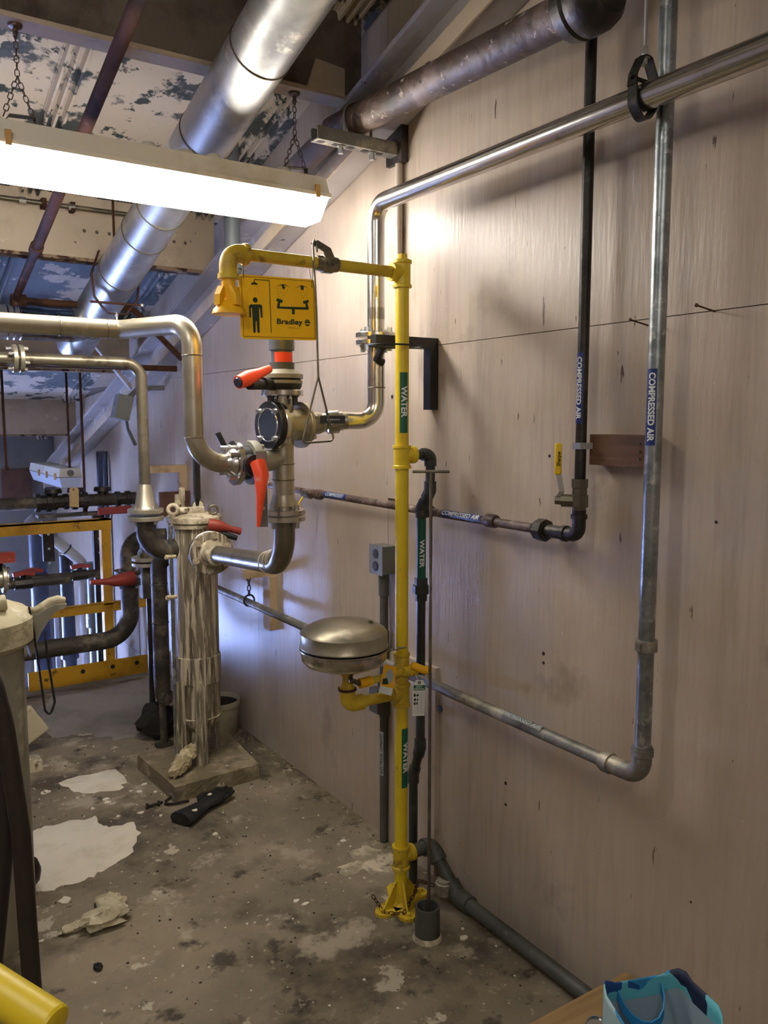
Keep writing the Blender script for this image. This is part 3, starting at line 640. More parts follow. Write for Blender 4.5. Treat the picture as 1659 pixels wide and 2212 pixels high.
# eyewash arm and covered bowl
xb = W(750, 1500, y=PY).x; zb1 = zpt(1497)
part(MB().tube(path([(PX-.03, PY, zb1), (xb, PY, zb1), (xb, PY, .90)], .035, 8), .0185, 18), 'eyewash_arm', 'yellow_dirty', t)
part(MB().tube(path([(xb+.06, PY, zb1), (xb, PY, zb1), (xb, PY, zb1+.06)], .03, 8), .0265, 18), 'elbow', 'yellow_dirty', t)
part(MB().lathe((xb, PY, zb1+.05), (0, 0, 1), [(0, .031), (.008, .031)], 18), 'elbow_band', 'brown_pipe', t)
part(MB().lathe((xb, PY, zb1+.10), (0, 0, 1), [(0, .022), (.05, .024), (.06, .026), (.08, .026)], 16), 'bowl_stem', 'yellow_dirty', t)
BC = V((W(743, 1390, y=PY).x, PY, 0)); zbo = .90; RB = .142
bw = part(MB().lathe((BC.x, BC.y, zbo), (0, 0, 1), [(0, .05), (.004, .10), (.016, .128), (.03, RB-.003), (.058, RB), (.062, RB+.004), (.066, RB+.004)], 40), 'bowl', 'stainless', t)
part(MB().lathe((BC.x, BC.y, zbo+.072), (0, 0, 1), [(0, RB+.003), (.004, RB+.003), (.008, RB), (.045, RB), (.055, RB-.008), (.072, RB*.72), (.083, RB*.4), (.087, .01)], 40), 'bowl_cover', 'stainless_dull', t, 'domed stainless dust cover')
part(MB().lathe((BC.x, BC.y, zbo+.064), (0, 0, 1), [(0, RB-.008), (.01, RB-.008)], 40), 'gasket', 'print_black', t)
lp = V((W(775, 1404, y=PY-.13).x, PY-.135, zbo+.069))
part(MB().tube(path([lp+V((-.01, .01, -.012)), lp+V((-.004, 0, .01)), lp+V((.02, 0, .0)), (PX-.05, PY-.1, zbo+.06), (PX-.03, PY-.02, zbo+.04)], .004, 3), .0016, 6), 'latch_wire', 'tarnished', t)
bolt(t, (BC.x+.07, BC.y-.05, zbo+.148), (0, 0, 1), .007, .006, 'tarnished', 'rivet')
# eyewash push valve: brass tube, ball valve on the pole and yellow push handle
zvv = zpt(1445)
xq = W(768, 1450, y=PY-.03).x
part(MB().tube([(PX-.005, PY-.03, zvv), (xq+.02, PY-.03, zvv-.01)], .012, 12), 'supply_tube', 'yellow_dirty', t)
part(MB().tube([(xq+.06, PY-.03, zvv-.008), (xq+.015, PY-.03, zvv-.01)], .017, 12), 'hose_fitting', 'head_yellow', t)
part(MB().tube([(xq+.018, PY-.03, zvv-.01), (xq-.02, PY-.035, zvv+.008), (xb+.004, PY-.01, zvv+.02)], .009, 10), 'hose_end', 'tarnished', t)
vx = W(890, 1450, y=PY-.05).x
part(MB().lathe((vx-.03, PY-.045, zvv+.005), (1, 0, 0), [(0, .016), (.02, .016), (.021, .02), (.05, .02), (.052, .015), (.07, .015)], 10), 'eyewash_valve', 'yellow_dirty', t)
part(MB().tube([(vx-.01, PY-.06, zvv+.03), (vx+.025, PY-.08, zvv+.012), (vx+.05, PY-.085, zvv+.005)], [.012, .014, .016], 12), 'push_handle', 'head_yellow', t)
# floor flange
fl = MB()
fl.lathe((PX, PY, .0), (0, 0, 1), [(0, .045), (.012, .045), (.02, .03), (.05, .026)], 20)
for a in (-1.9, -2.95, .1, 1.2):
    d = V((math.cos(a), math.sin(a), 0)); e = d.cross(V((0, 0, 1)))
    fl.prism([V((PX, PY, .0))+e*.04, V((PX, PY, .0))-e*.04, V((PX, PY, .0))+d*.095-e*.03, V((PX, PY, .0))+d*.115-e*.012, V((PX, PY, .0))+d*.115+e*.012, V((PX, PY, .0))+d*.095+e*.03], (0, 0, .012))
    fl.prism([V((PX, PY, .012))+d*.02+e*.003, V((PX, PY, .012))+d*.09+e*.003, V((PX, PY, .1))+d*.02+e*.003], -e*.006)
fo = part(fl, 'floor_flange', 'yellow_dirty', t, smooth=0)
for a in (-1.9, -2.95, .1, 1.2): bolt(fo, V((PX, PY, .012))+V((math.cos(a), math.sin(a), 0))*.095, (0, 0, 1), .008, .01, 'yellow_dirty')
n = TOCAM((PX, PY))
for (va, vb, c_) in ((805, 935, 868), (1570, 1697, 1632)):
    zt, z2, zc = zpt(va), zpt(vb), zpt(c_)
    pipe_label(t, (PX, PY, 0), (0, 0, -1), turned(n, 17 if va < 1000 else 40), PR, -zt, -z2, .62, 'WATER', .027, 'label_green', 'label_white', width=(zt-z2)*.52, bold=.0009, text_c=-zc)
# ---- hanging shower sign
sy = PY-.006
sl, sr_ = W(517, 660, y=sy).x, W(682, 660, y=sy).x; sw = sr_-sl
tl = V((sl, sy, Zv(sl, sy, 592))); bl = V((sl+.004, sy, Zv(sl, sy, 731)))
R_ = V((1, 0, .028)).normalized(); U_ = V((-.028, 0, 1)).normalized(); sh = (tl-bl).length
O = (tl+bl)/2+R_*sw/2; nrm = V((0, -1, 0))
SG = thing('safety_sign', O-U_*sh/2, 'yellow hanging sign with shower and eyewash pictograms', 'sign')
def sp(x, y): return O+R_*((x-.5)*sw)+U_*((.5-y)*sh)       # x, y in 0..1 from the top-left corner
rc = .05; poly = []
for cx_, cy_, a0 in ((1-rc, rc*1.25, 0), (rc, rc*1.25, 90), (rc, 1-rc*1.25, 180), (1-rc, 1-rc*1.25, 270)):
    for k in range(5):
        a = math.radians(a0+k*22.5); poly.append(sp(cx_+rc*math.cos(a)*(1 if True else 0), cy_-rc*1.25*math.sin(a)))
plate = part(MB().prism(poly, (0, .003, 0)), 'plate', 'safety_yellow', SG, smooth=0)
def ink(shapes, name, m='sign_green', lift=.0006):
    b = MB()
    for s in shapes: b.add([sp(*q)+nrm*lift for q in s], [tuple(range(len(s)))])
    return part(b, name, m, plate, smooth=0)
def quadline(a, c, w):
    ax_, ay = a; bx, by = c; dx, dy = (bx-ax_)*sw, (by-ay)*sh; l = math.hypot(dx, dy); ox, oy = -dy/l*w/2, dx/l*w/2
    return [(ax_+ox/sw, ay+oy/sh), (bx+ox/sw, by+oy/sh), (bx-ox/sw, by-oy/sh), (ax_-ox/sw, ay-oy/sh)]
def disc(x, y, r, n=18, sx=1, sy_=1): return [(x+r*sx*math.cos(2*math.pi*k/n)/sw, y+r*sy_*math.sin(2*math.pi*k/n)/sh) for k in range(n)]
def fx(u_): return (u_-125)/1380.
def fy(u_, v_): return (v_-(165+(u_-125)*.063))/1180.
def F_(u_, v_): return (fx(u_-(v_-165)*.045), fy(u_, v_))
ink([quadline(a, c, .0016) for a, c in (((.03, .03), (.97, .03)), ((.97, .03), (.97, .965)), ((.97, .965), (.03, .965)), ((.03, .965), (.03, .03)))], 'border_line', 'sign_line')
ink([quadline(F_(392, 262), F_(660, 275), .0022), quadline(F_(660, 275), F_(702, 1260), .0022), quadline(F_(395, 258), F_(397, 330), .0024)], 'shower_arm_print')
hx, hy = F_(398, 357); ink([[(hx+.011*1.0*math.cos(math.radians(a))/sw, hy-.007*math.sin(math.radians(a))/sh) for a in range(0, 181, 15)]], 'shower_head_print')
px_, py_ = F_(413, 640); man = [disc(px_, py_, .0078)]
def MP(*l): return [F_(*q) for q in l]
man += [MP((330, 720), (510, 722), (535, 745), (545, 970), (515, 972), (497, 790), (482, 790), (490, 1030), (372, 1030), (355, 785), (340, 785), (345, 965), (312, 965), (303, 750))]
man += [MP((372, 1028), (425, 1030), (425, 1240), (412, 1252), (395, 1252), (383, 1240)), MP((440, 1030), (490, 1030), (497, 1240), (485, 1254), (468, 1254), (456, 1240))]
ink(man, 'person_print')
dots = []
for r_, row in enumerate([(330, 385, 5, 36), (305, 440, 5, 50), (285, 485, 5, 60), (275, 530, 5, 67)]):
    x, y, n_, st_ = row
    for k in range(n_): dots.append(disc(*F_(x+k*st_, y+k*3), .0009, 6))
for k in range(15):
    for x in ((275, 545) if k < 10 else (290, 355, 510, 570)): dots.append(disc(*F_(x+k*2, 580+k*46), .0009, 6))
for k in range(4):
    for j in range(4):
        dots.append(disc(*F_(808+j*(60-k*9), 435+k*46+j*10), .0011, 6)); dots.append(disc(*F_(1350-j*(60-k*9), 465+k*46-j*0), .0011, 6))
ink(dots, 'spray_dots_print', 'sign_green')
eyes = []
for (ex, ey, w_) in ((908, 395, 130), (1250, 415, 128)):
    up = [(ex-w_+2*w_*k/12, ey-60*math.sin(math.pi*k/12)+10) for k in range(13)]; lo_ = [(ex-w_+2*w_*k/12, ey-44*math.sin(math.pi*k/12)+10) for k in range(12, -1, -1)]
    for k in range(12): eyes.append(MP(up[k], up[k+1], lo_[11-k], lo_[12-k]))
    eyes.append(disc(*F_(ex+10, ey-5), .0072, 16, .8))
ink(eyes, 'eyes_print'); ink([disc(*F_(935, 375), .0022, 10), disc(*F_(1218, 392), .0022, 10)], 'eye_glint_print', 'safety_yellow', .001)
ink([MP((800, 605), (908, 645), (895, 700), (860, 690), (850, 765), (1335, 782), (1322, 712), (1290, 718), (1275, 668), (1378, 640), (1392, 690), (1362, 700), (1392, 815), (1380, 832), (1128, 822), (1128, 918), (1075, 916), (1075, 818), (812, 803), (798, 790), (818, 672), (785, 660))], 'eyewash_print')
q = sp(*F_(1040, 1062)); text_flat('Bradley', .0215, q, R_-U_*.0, U_, plate, 'sign_green', bold=.0007, width=sw*.345, name='maker_print')
lx, ly = F_(1366, 1085); ink([disc(lx, ly, .0098, 20)], 'emblem_print'); ink([[F_(1312, 1090), F_(1420, 1098), F_(1418, 1118), F_(1316, 1110)], quadline(F_(1325, 1055), F_(1410, 1060), .001)], 'emblem_stripe_print', 'safety_yellow', .001)
q = sp(*F_(1120, 1175)); text_flat('bradleycorp.com', .0045, q, R_, U_, plate, 'sign_line', width=sw*.16, name='address_print')
for (x, y) in ((.065, .075), (.955, .14)):
    p = sp(x, y)
    part(MB().tube([p+V((0, .004, 0)), p+V((-.003, -.002, .004)), p+V((-.006, -.012, .03)), V((p.x-.004, PY-.019, za_)), V((p.x, PY, za_+.0195)), V((p.x+.003, PY+.019, za_)), p+V((0, .004, .004))], .0011, 5), 'hanging_wire', 'tarnished', SG)
ink([disc(.365, .43, .0016, 10), disc(.66, .44, .0022, 10)], 'rivet_print', 'card')
# ---- inspection tag and eyewash tag
tgx, tgy = W(903, 1490, y=PY-.07).x, PY-.075
O2 = V((tgx, tgy, zpt(1497))); r2 = (RT+V((0, 0, .02))).normalized(); u2 = V((.03, 0, 1)).normalized(); n2 = r2.cross(u2)
t = thing('inspection_tag', O2-u2*.07, 'white and green paper inspection tag hanging on the yellow standpipe', 'tag')
hw, hh = .021, .062
def tp(x, y): return O2+r2*(x*hw)+u2*(y*hh)
card = part(MB().prism([tp(-1, -1), tp(1, -1), tp(1, .72), tp(.55, 1), tp(-.55, 1), tp(-1, .72)], n2*-.0008), 'card', 'paper', t, smooth=0)
def ink2(polys, m, nm, lift=.0006): 
    b = MB()
    for s in polys: b.add([tp(*q)+n2*lift for q in s], [tuple(range(len(s)))])
    part(b, nm, m, card, smooth=0)
rect = lambda x0, y0, x1, y1: [(x0, y0), (x1, y0), (x1, y1), (x0, y1)]
ink2([rect(-.9, .42, .95, .72)], 'label_green', 'green_header')
text_flat('SAFETY', .0078, tp(0, .63), r2, u2, card, 'paper', bold=.0002, width=hw*1.0, lift=.0012)
text_flat('INSPECTION', .0078, tp(0, .50), r2, u2, card, 'paper', bold=.0002, width=hw*1.6, lift=.0012)
ink2([rect(-.9, y, .95, y+.012) for y in [.3-.09*k for k in range(14)]]+[rect(x, -.9, x+.02, .3) for x in (-.2, .4)], 'grey_plastic', 'ruled_lines')
ink2([rect(-.85, .08, -.5, .24), rect(-.4, .1, -.05, .2), rect(-.8, -.16, -.45, -.02), rect(-.35, -.14, -.1, -.06), rect(-.8, -.38, -.5, -.24), rect(-.4, -.36, -.15, -.24)], 'print_black', 'handwriting')
part(MB().torus(tp(0, .86), n2, .004, .0018, 12, 6), 'eyelet', 'tarnished', t)
part(MB().tube([tp(0, .86), tp(-.3, 1.2)+V((0, .01, 0)), (PX+.022, PY-.035, zvv+.01), (PX-.02, PY-.03, zvv-.0)], .001, 5), 'tag_string', 'paper', t)
t0_ = V((W(838, 1450, y=PY-.07).x, PY-.07, zpt(1446)))
t = thing('eyewash_tag', t0_-V((0, 0, .06)), 'small yellow and white plastic eyewash tag tilted beside the bowl', 'tag')
r3 = V((.92, -.05, -.35)).normalized(); u3 = V((.08, .2, 1)).normalized(); u3 = (u3-r3*u3.dot(r3)).normalized(); n3 = r3.cross(u3)
def q3(x, y): return t0_+r3*x*.026+u3*y*.047
c3_ = part(MB().prism([q3(-1, -1), q3(1, -1), q3(1, 1), q3(-1, 1)], n3*-.001), 'card', 'label_white', t, smooth=0)
b = MB().add([q3(*p)+n3*.0006 for p in ((-1, -.5), (1, -.5), (1, 1), (-1, 1))], [(0, 1, 2, 3)]); part(b, 'yellow_print', 'head_yellow', c3_, smooth=0)
b = MB().add([q3(.1+.6*math.cos(2*math.pi*k/16), .25+.5*math.sin(2*math.pi*k/16))+n3*.001 for k in range(16)], [tuple(range(16))]); part(b, 'eye_print', 'label_dim', c3_, smooth=0)
b = MB().add([q3(*p)+n3*.0012 for p in ((-.8, -.4), (.2, -.3), (-.2, .1), (-.8, .0))], [(0, 1, 2, 3)]); part(b, 'hand_print', 'sign_green', c3_, smooth=0)
part(MB().tube([q3(0, .95), V((PX-.03, PY-.02, zvv+.03))], .001, 5), 'tag_tie', 'tarnished', t)
# ---- dark plastic water supply pipe
wx, wy = -.108, 2.27
t = thing('water_supply_pipe', (wx, wy+.1, .03), 'dark plastic water supply pipe zigzagging down beside the yellow standpipe', 'pipe')
A1 = V((wx, wy, zpt(983))); A2 = V((wx, wy, Zv(wx, wy, 1060)))
bx2 = W(910, 1150, x=wx); A3 = V((wx, bx2.y, Zv(wx, bx2.y, 1098)))
A4 = V((wx, bx2.y, Zv(wx, bx2.y, 1615)))
b2 = W(893, 1660, x=wx); A5 = V((wx, b2.y, Zv(wx, b2.y, 1672))); A6 = V((wx, b2.y, .0))
part(MB().tube([(PX+.04, PY, A1.z), A1+V((-.01, 0, 0))], .0165, 16), 'nipple', 'pvc_dark', t)
part(MB().tube(path([A1, A1, A2, A3, A4, A5, A6][1:], .012, 3), .0165, 16), 'pipe', 'pvc_dark', t)
part(MB().tube(path([A1+V((-.035, 0, 0)), A1, A1+V((0, 0, -.04))], .022, 6), .0215, 16), 'elbow', 'pvc_dark', t)
for P, Q, Rr in ((A1, A2, A3), (A2, A3, A4), (A3, A4, A5), (A4, A5, A6)):
    part(MB().tube(path([Q+(P-Q).normalized()*.032, Q, Q+(Rr-Q).normalized()*.032], .012, 4), .0212, 16), 'elbow', 'pvc_dark', t)
zu = Zv(wx, bx2.y, 1270)
part(MB().lathe((wx, bx2.y, zu-.045), (0, 0, 1), [(0, .021), (.025, .021), (.026, .030), (.055, .030), (.056, .023), (.08, .023)], 14), 'union', 'pvc_dark', t, smooth=25)
z1_, z2_ = Zv(wx, bx2.y, 1120), Zv(wx, bx2.y, 1255)
pipe_label(t, (wx, bx2.y, 0), (0, 0, -1), turned(TOCAM((wx, bx2.y)), 8), .0165, -z1_, -z2_, .95, 'WATER', .021, 'label_green', 'label_white', width=(z1_-z2_)*.45, bold=.0007, text_c=-(z1_*.45+z2_*.55))
# ---- T-handled key standing in a floor sleeve
sc = W(925, 2048, z=0)+V((.03, .045, 0)); sc.z = 0
t = thing('valve_key', sc+V((0, 0, .03)), 'tall thin steel T-handled key standing in the floor sleeve', 'key')
zt_ = Zv(sc.x, sc.y, 1020); tx = W(931, 1020, y=sc.y+.03)
top = V((tx.x, sc.y+.03, tx.z))
part(MB().tube([sc+V((.005, 0, .02)), top], .0055, 10), 'rod', 'tarnished', t)
part(MB().tube([top-RT*.058+V((0, 0, .002)), top+RT*.058+V((0, 0, .002))], .0048, 10), 'handle', 'tarnished', t)
t = thing('pipe_sleeve', sc, 'short broken grey pipe sleeve standing on the floor around the key', 'sleeve')
part(MB().lathe(sc, (0, 0, 1), [(0, .043), (.112, .040), (.112, .034), (.004, .036), (.004, .0)], 26, caps=False), 'sleeve', 'conduit_grey', t)
part(MB().lathe(sc, (0, 0, 1), [(0, .049), (.008, .048), (.016, .0435)], 20), 'plaster_collar', 'plaster_metal', t)
# ---- grey drain pipe along the skirting
d0 = V((PX+.045, PY, zpt(1848))); d1 = V((-.095, PY, d0.z)); d2 = V((-.075, 2.14, .045)); d3 = V((-.075, 1.38, .04))
t = thing('drain_pipe', (-.075, 2.0, 0), 'grey drain pipe lying on the floor along the foot of the wall', 'pipe')
part(MB().tube(path([d0, d1, d2, d3], .03, 5), .024, 18), 'pipe', 'conduit_grey', t)
part(MB().tube(path([d1+V((-.035, 0, 0)), d1, d1+(d2-d1).normalized()*.06], .03, 6), .031, 18), 'elbow', 'conduit_grey', t)
part(MB().tube(path([d2+(d1-d2).normalized()*.05, d2, d2+V((0, -.07, 0))], .03, 5), .031, 18), 'elbow', 'conduit_grey', t)
part(MB().lathe(d2+V((-.03, .04, 0)), (0, 0, 1), [(0, .03), (.04, .03), (.042, .024), (.05, .024)], 16), 'cleanout', 'galv_dirty', t)
# rusty chain and wire around the pole foot
cp = [V((PX-.10, PY+.03, .05)), V((PX-.09, PY-.03, .012)), V((PX-.04, PY-.075, .016)), V((PX+.04, PY-.03, .045)), V((PX+.09, PY+.02, .05)), V((PX+.13, PY-.02, .035))]
b = MB()
for i in range(5): bb_ = chain_mesh(cp[i], cp[i+1], .018, .0055, .0018); b.add(bb_.v, bb_.f)
solo(b, 'rusty_chain', 'brown_pipe', 'rusty chain tangled around the foot of the yellow standpipe', 'chain')

# ---- electrical outlet and conduit
ox = -.045; oy0, oy1 = 2.633, 2.725
t = thing('outlet_box', (-.02, 2.68, 1.10), 'grey metal double electrical outlet box on the wall', 'outlet')
part(MB().bb((-.062, oy0, 1.105), (0, oy1, 1.215)), 'box', 'grey_plastic', t, smooth=0)
# the two sockets sit on the face turned to the lamp
cov = part(MB().bb((-.066, oy0-.001, 1.102), (-.062, oy1+.001, 1.218)), 'cover_plate', 'grey_plastic', t, smooth=0)
for z in (1.136, 1.184):
    so = part(MB().lathe((-.066, 2.679, z), (-1, 0, 0), [(0, .019), (.003, .0185)], 20), 'socket', 'black_rubber', t)
    for dy in (-.007, .007): part(MB().bb((-.0705, 2.679+dy-.0015, z-.002), (-.0688, 2.679+dy+.0015, z+.008)), 'slot', 'grey_plastic', so, smooth=0)
ccx, ccy = -.035, 2.668
t = thing('electrical_conduit', (ccx, ccy, 0), 'grey vertical electrical conduit from the outlet box to the floor', 'conduit')
part(MB().tube([(ccx, ccy, 0), (ccx, ccy, 1.105)], .0165, 16), 'tube', 'conduit_grey', t)
for v_ in (1258, 1390):
    z = Zv(ccx, ccy, v_); part(MB().lathe((ccx, ccy, z-.05), (0, 0, 1), [(0, .021), (.1, .021)], 14), 'coupling', 'conduit_grey', t)
z = Zv(ccx, ccy, 1510); part(MB().lathe((ccx, ccy, z-.07), (0, 0, 1), [(0, .019), (.02, .026), (.13, .026), (.15, .019)], 14).bb((ccx-.05, ccy-.03, z-.045), (ccx-.02, ccy+.03, z+.05)), 'conduit_body', 'conduit_grey', t)
z1_, z2_ = Zv(ccx, ccy, 1578), Zv(ccx, ccy, 1672)
pipe_label(t, (ccx, ccy, 0), (0, 0, 1), turned(TOCAM((ccx, ccy)), -35), .0165, z2_, z1_, .5, 'ELECTRICAL CONDUIT', .016, 'label_dim', 'print_black', width=(z1_-z2_)*.93, bold=.0003, shear=.2)
solo(MB().tube([(-.016, 2.595, 1.4), (-.016, 2.595, 2.66)], .014, 12), 'painted_conduit', 'plywood', 'thin painted conduit on the wall above the yellow standpipe', 'conduit')

# ================================================================ VALVE CLUSTER
KX, KY = -.525, 2.55
kz = lambda v: Zv(KX, KY, v)
t = thing('valve_manifold', (KX, KY, 1.13), 'stainless pipe manifold with sight glass between the wall pipe and the filter', 'manifold')
MF = t; mr = .037
zc = kz(918)
part(MB().tube([(KX, KY, kz(1100)), (KX, KY, kz(862))], mr, 22), 'riser', 'stainless_dull', t)
part(MB().lathe((KX, KY, kz(1092)), (0, 0, 1), [(0, .05), (.015, .044), (.04, .036), (.05, .034)], 22), 'weld_neck', 'stainless_dull', t)
for v_ in (1002, 1036): part(MB().torus((KX, KY, kz(v_)), (0, 0, 1), mr, .0028, 22, 6), 'weld_bead', 'brown_steel', t)
part(MB().lathe((KX, KY, kz(868)), (0, 0, 1), [(0, .033), (.02, .033), (kz(853)-kz(868), .045)], 22), 'upper_neck', 'stainless', t)
ng = V((-.985, -.17, 0)).normalized(); gc = V((KX, KY, zc))
part(MB().tube([gc+ng*.04, gc-ng*.10], .055, 24), 'sight_body', 'stainless_dull', t)
flange(t, gc+ng*.028, ng, .08, .018, 'stainless', 0)
fg = flange(t, gc+ng*.050, ng, .08, .022, 'black_paint', 4, pc=.8, br=.0085, bl=.014, name='glass_ring', ph=.785)
u_, w_ = frame(ng)
part(MB().lathe(gc+ng*.058, ng, [(0, .054), (.0045, .054)], 28), 'sight_glass', 'glass_dark', t, 'dark round sight glass')
part(MB().torus(gc+ng*.0615, ng, .054, .0028, 28, 6), 'glass_rim', 'stainless', t)
flange(t, gc-ng*.075, ng, .08, .016, 'stainless_dull', 6, pc=.85, bdir=-1)
stub0 = gc-ng*.05; stub1 = V((SSX-.12, SSY+.02, zb_))
sd_ = (stub1-stub0); L_ = sd_.length
part(MB().lathe(stub0, sd_, [(0, .039), (L_*.48, .039), (L_*.60, .031), (L_+.01, .031)], 22), 'branch_pipe', 'stainless_dull', t)
flange(t, (KX, KY, kz(1105)), (0, 0, 1), .074, .018, 'stainless', 4, bdir=1)
flange(t, (KX, KY, kz(1119)), (0, 0, 1), .074, .018, 'stainless', 4, bdir=-1, bl=.022)
nz0 = V((-.455, 3.40, 1.125))
part(MB().tube(path([(KX, KY, kz(1120)), (KX, KY, 1.20), tuple(nz0+V((0, -.02, 0)))], .12, 10), .0375, 22), 'elbow_pipe', 'brown_steel', t)
for k, s in enumerate((.0, .035, .06, .075)):
    p = V((KX, KY+.09, 1.207)); part(MB().torus(V((KX-.0, KY+.135-s, 1.195+s*.35)), V((.02, 1, .35*s*10)), .0378, .002, 20, 5), 'plaster_drip', 'plaster', t)
# ball valve with black lever on the branch
bm_ = stub0+sd_*.76
t = thing('small_ball_valve', bm_-V((0, 0, .04)), 'stainless ball valve with a short black lever next to the pipe elbow', 'valve')
part(MB().lathe(bm_-sd_.normalized()*.035, sd_, [(0, .034), (.012, .034), (.016, .042), (.055, .042), (.059, .034), (.07, .034)], 20), 'body', 'stainless', t)
part(MB().lathe(bm_, (-.55, -.83, 0), [(.03, .012), (.06, .012)], 10), 'stem', 'stainless', t)
lp = bm_+V((-.55, -.83, 0))*.058
lv_ = part(MB().box(lp+sd_.normalized()*.005+V((0, 0, .006)), (.085, .012, .026), Matrix.Rotation(-.55, 3, 'Z')), 'lever', 'black_rubber', t, smooth=0)
lr = V((.85, -.52, 0)); lf = lp+sd_.normalized()*.008+V((0, 0, .006))+V((-.52, -.85, 0))*.0068
b = MB()
for k, (x, w, h) in enumerate(((-.018, .006, .007), (-.010, .005, .004), (-.003, .006, .004), (.005, .005, .003), (.012, .006, .003), (.019, .005, .003))): b.add([lf+lr*(x-w/2)+V((0, 0, -h/2)), lf+lr*(x+w/2)+V((0, 0, -h/2)), lf+lr*(x+w/2)+V((0, 0, h/2)), lf+lr*(x-w/2)+V((0, 0, h/2))], [(0, 1, 2, 3)])
part(b, 'worn_print', 'label_dim', lv_, smooth=0)
# upper butterfly valve with the orange handle on the plastic pipe
t = thing('butterfly_valve', (KX, KY, kz(853)), 'flanged plastic butterfly valve with a stubby orange lever above the sight glass', 'valve')
flange(t, (KX, KY, kz(849)), (0, 0, 1), .071, .02, 'stainless', 4, bdir=-1, br=.009, bl=.03, bm='black_iron')
part(MB().lathe((KX, KY, kz(842)), (0, 0, 1), [(0, .060), (.012, .066), (.028, .066), (.04, .060)], 28), 'valve_body', 'black_rubber', t)
zt = kz(818)
part(MB().lathe((KX, KY, zt), (0, 0, 1), [(0, .071), (.014, .071), (.022, .06), (.03, .048)], 28), 'upper_flange', 'valve_grey', t)
flange(t, (KX, KY, kz(826)), (0, 0, 1), .069, .012, 'valve_grey', 4, bdir=1, bl=.01, bm='valve_grey')
hp0 = V((KX, KY, kz(832)))+V((-.06, -.03, 0)); he = W(515, 826, y=KY-.16); hm = W(582, 797, y=KY-.10)
part(MB().tube([hp0, hp0+V((-.05, -.05, 0))], .02, 12), 'stem', 'black_rubber', t)
part(MB().tube([hm, hm+(he-hm)*.35, hm+(he-hm)*.7, he], [.013, .017, .025, .021], 12), 'lever', 'orange', t, 'orange plastic lever')
part(MB().lathe(he, he-hm, [(0, .017), (.006, .014)], 12), 'lever_cap', 'pvc_blue', t)
part(MB().tube([he+(hm-he)*.25+V((.01, 0, -.018)), hp0], [.016, .018], 10), 'lever_hub', 'black_rubber', t)
# plastic riser up to the roof
t = thing('plastic_riser', (KX, KY, kz(800)), 'grey plastic pipe rising from the orange-handled valve to the roof', 'pipe')
q1 = V((KX, KY, kz(735)+.03)); q2 = V((W(503, 590, y=3.6).x, 3.6, Zv(-.257, 3.6, 600))); q3_ = V((q2.x, q2.y, 2.955))
part(MB().tube(path([(KX, KY, kz(803)), q1, q2, q3_], .05, 6), .036, 20), 'pipe', 'pvc_grey', t)
part(MB().lathe((KX, KY, kz(803)), (0, 0, 1), [(0, .043), (.03, .043)], 20), 'socket', 'pvc_grey', t)
part(MB().lathe((KX, KY, kz(757)), (0, 0, 1), [(0, .043), (.08, .043)], 20), 'coupling', 'pvc_grey', t)
part(MB().lathe((q2.x, q2.y, q2.z+.04), (0, 0, 1), [(0, .047), (.09, .047)], 20), 'coupling', 'pvc_grey', t)
pn = turned(TOCAM((KX, KY)), 14); b = MB(); vs = []
for z in (kz(790), kz(762)):
    for k in range(9):
        a = -.95+1.9*k/8; vs.append(V((KX, KY, z))+(turned(pn, math.degrees(a)))*.0372)
b.add(vs, [(k, k+1, 9+k+1, 9+k) for k in range(8)]); part(b, 'orange_tape', 'orange_tape', t)
# ---- left loop of the stainless line
JX = W(417, 850, y=KY).x; zj2 = Zv(JX+.15, KY, 1000)
jb = W(262, 722, y=2.86); zt2 = 2.005
t = thing('dull_pipe_loop', (JX, KY, zj2), 'dull cream-stained steel pipe looping down from the left to the orange-levered valve', 'pipe')
part(MB().tube(path([(-2.2, 2.86, zt2), (jb.x, 2.86, zt2), (JX, KY, zt2), (JX, KY, zj2), (KX-.2, KY, zj2)], [.03, .075, .10], 10), .0315, 24), 'pipe', 'stainless_dull', t)
for p, d in (((JX, KY, Zv(JX, KY, 768)), (0, 0, 1)), ((JX, KY, Zv(JX, KY, 945)), (0, 0, 1)), ((jb.x-.05, 2.86, zt2), (1, 0, 0)), ((jb.x-.2, 2.86, zt2), (1, 0, 0)), ((JX+.11, KY, zj2), (1, 0, 0)), ((jb.x+.03, 2.80, zt2), (.5, -.8, 0))):
    part(MB().torus(p, d, .0318, .0022, 22, 6), 'weld_bead', 'brown_steel', t)
part(MB().lathe((JX+.135, KY, zj2), (1, 0, 0), [(0, .034), (.028, .034)], 20, False), 'band', 'brown_pipe', t, 'rusty strap')
t = thing('lever_valve', (KX-.13, KY, zj2-.08), 'flanged butterfly valve with a long hanging orange lever left of the riser', 'valve')
part(MB().lathe((KX-.215, KY, zj2), (1, 0, 0), [(0, .034), (.02, .05), (.03, .052)], 20), 'weld_neck', 'stainless', t)
flange(t, (KX-.175, KY, zj2), (-1, 0, 0), .074, .018, 'stainless', 4, br=.009, bl=.03, ph=.6)
part(MB().lathe((KX-.166, KY, zj2), (1, 0, 0), [(0, .056), (.036, .056)], 24), 'disc_body', 'black_rubber', t)
flange(t, (KX-.115, KY, zj2), (1, 0, 0), .074, .03, 'valve_grey', 4, bdir=1, bm='valve_grey')
part(MB().tube([(KX-.10, KY, zj2), (KX+.0, KY, zj2+.01)], .036, 20), 'outlet', 'stainless_dull', t)
hb = V((KX-.145, KY-.085, zj2-.005))
part(MB().lathe(hb+V((0, .07, 0)), (0, -1, 0), [(0, .022), (.03, .022), (.032, .035), (.075, .035)], 18), 'stem_hub', 'black_rubber', t)
le = W(558, 1138, y=KY-.14)
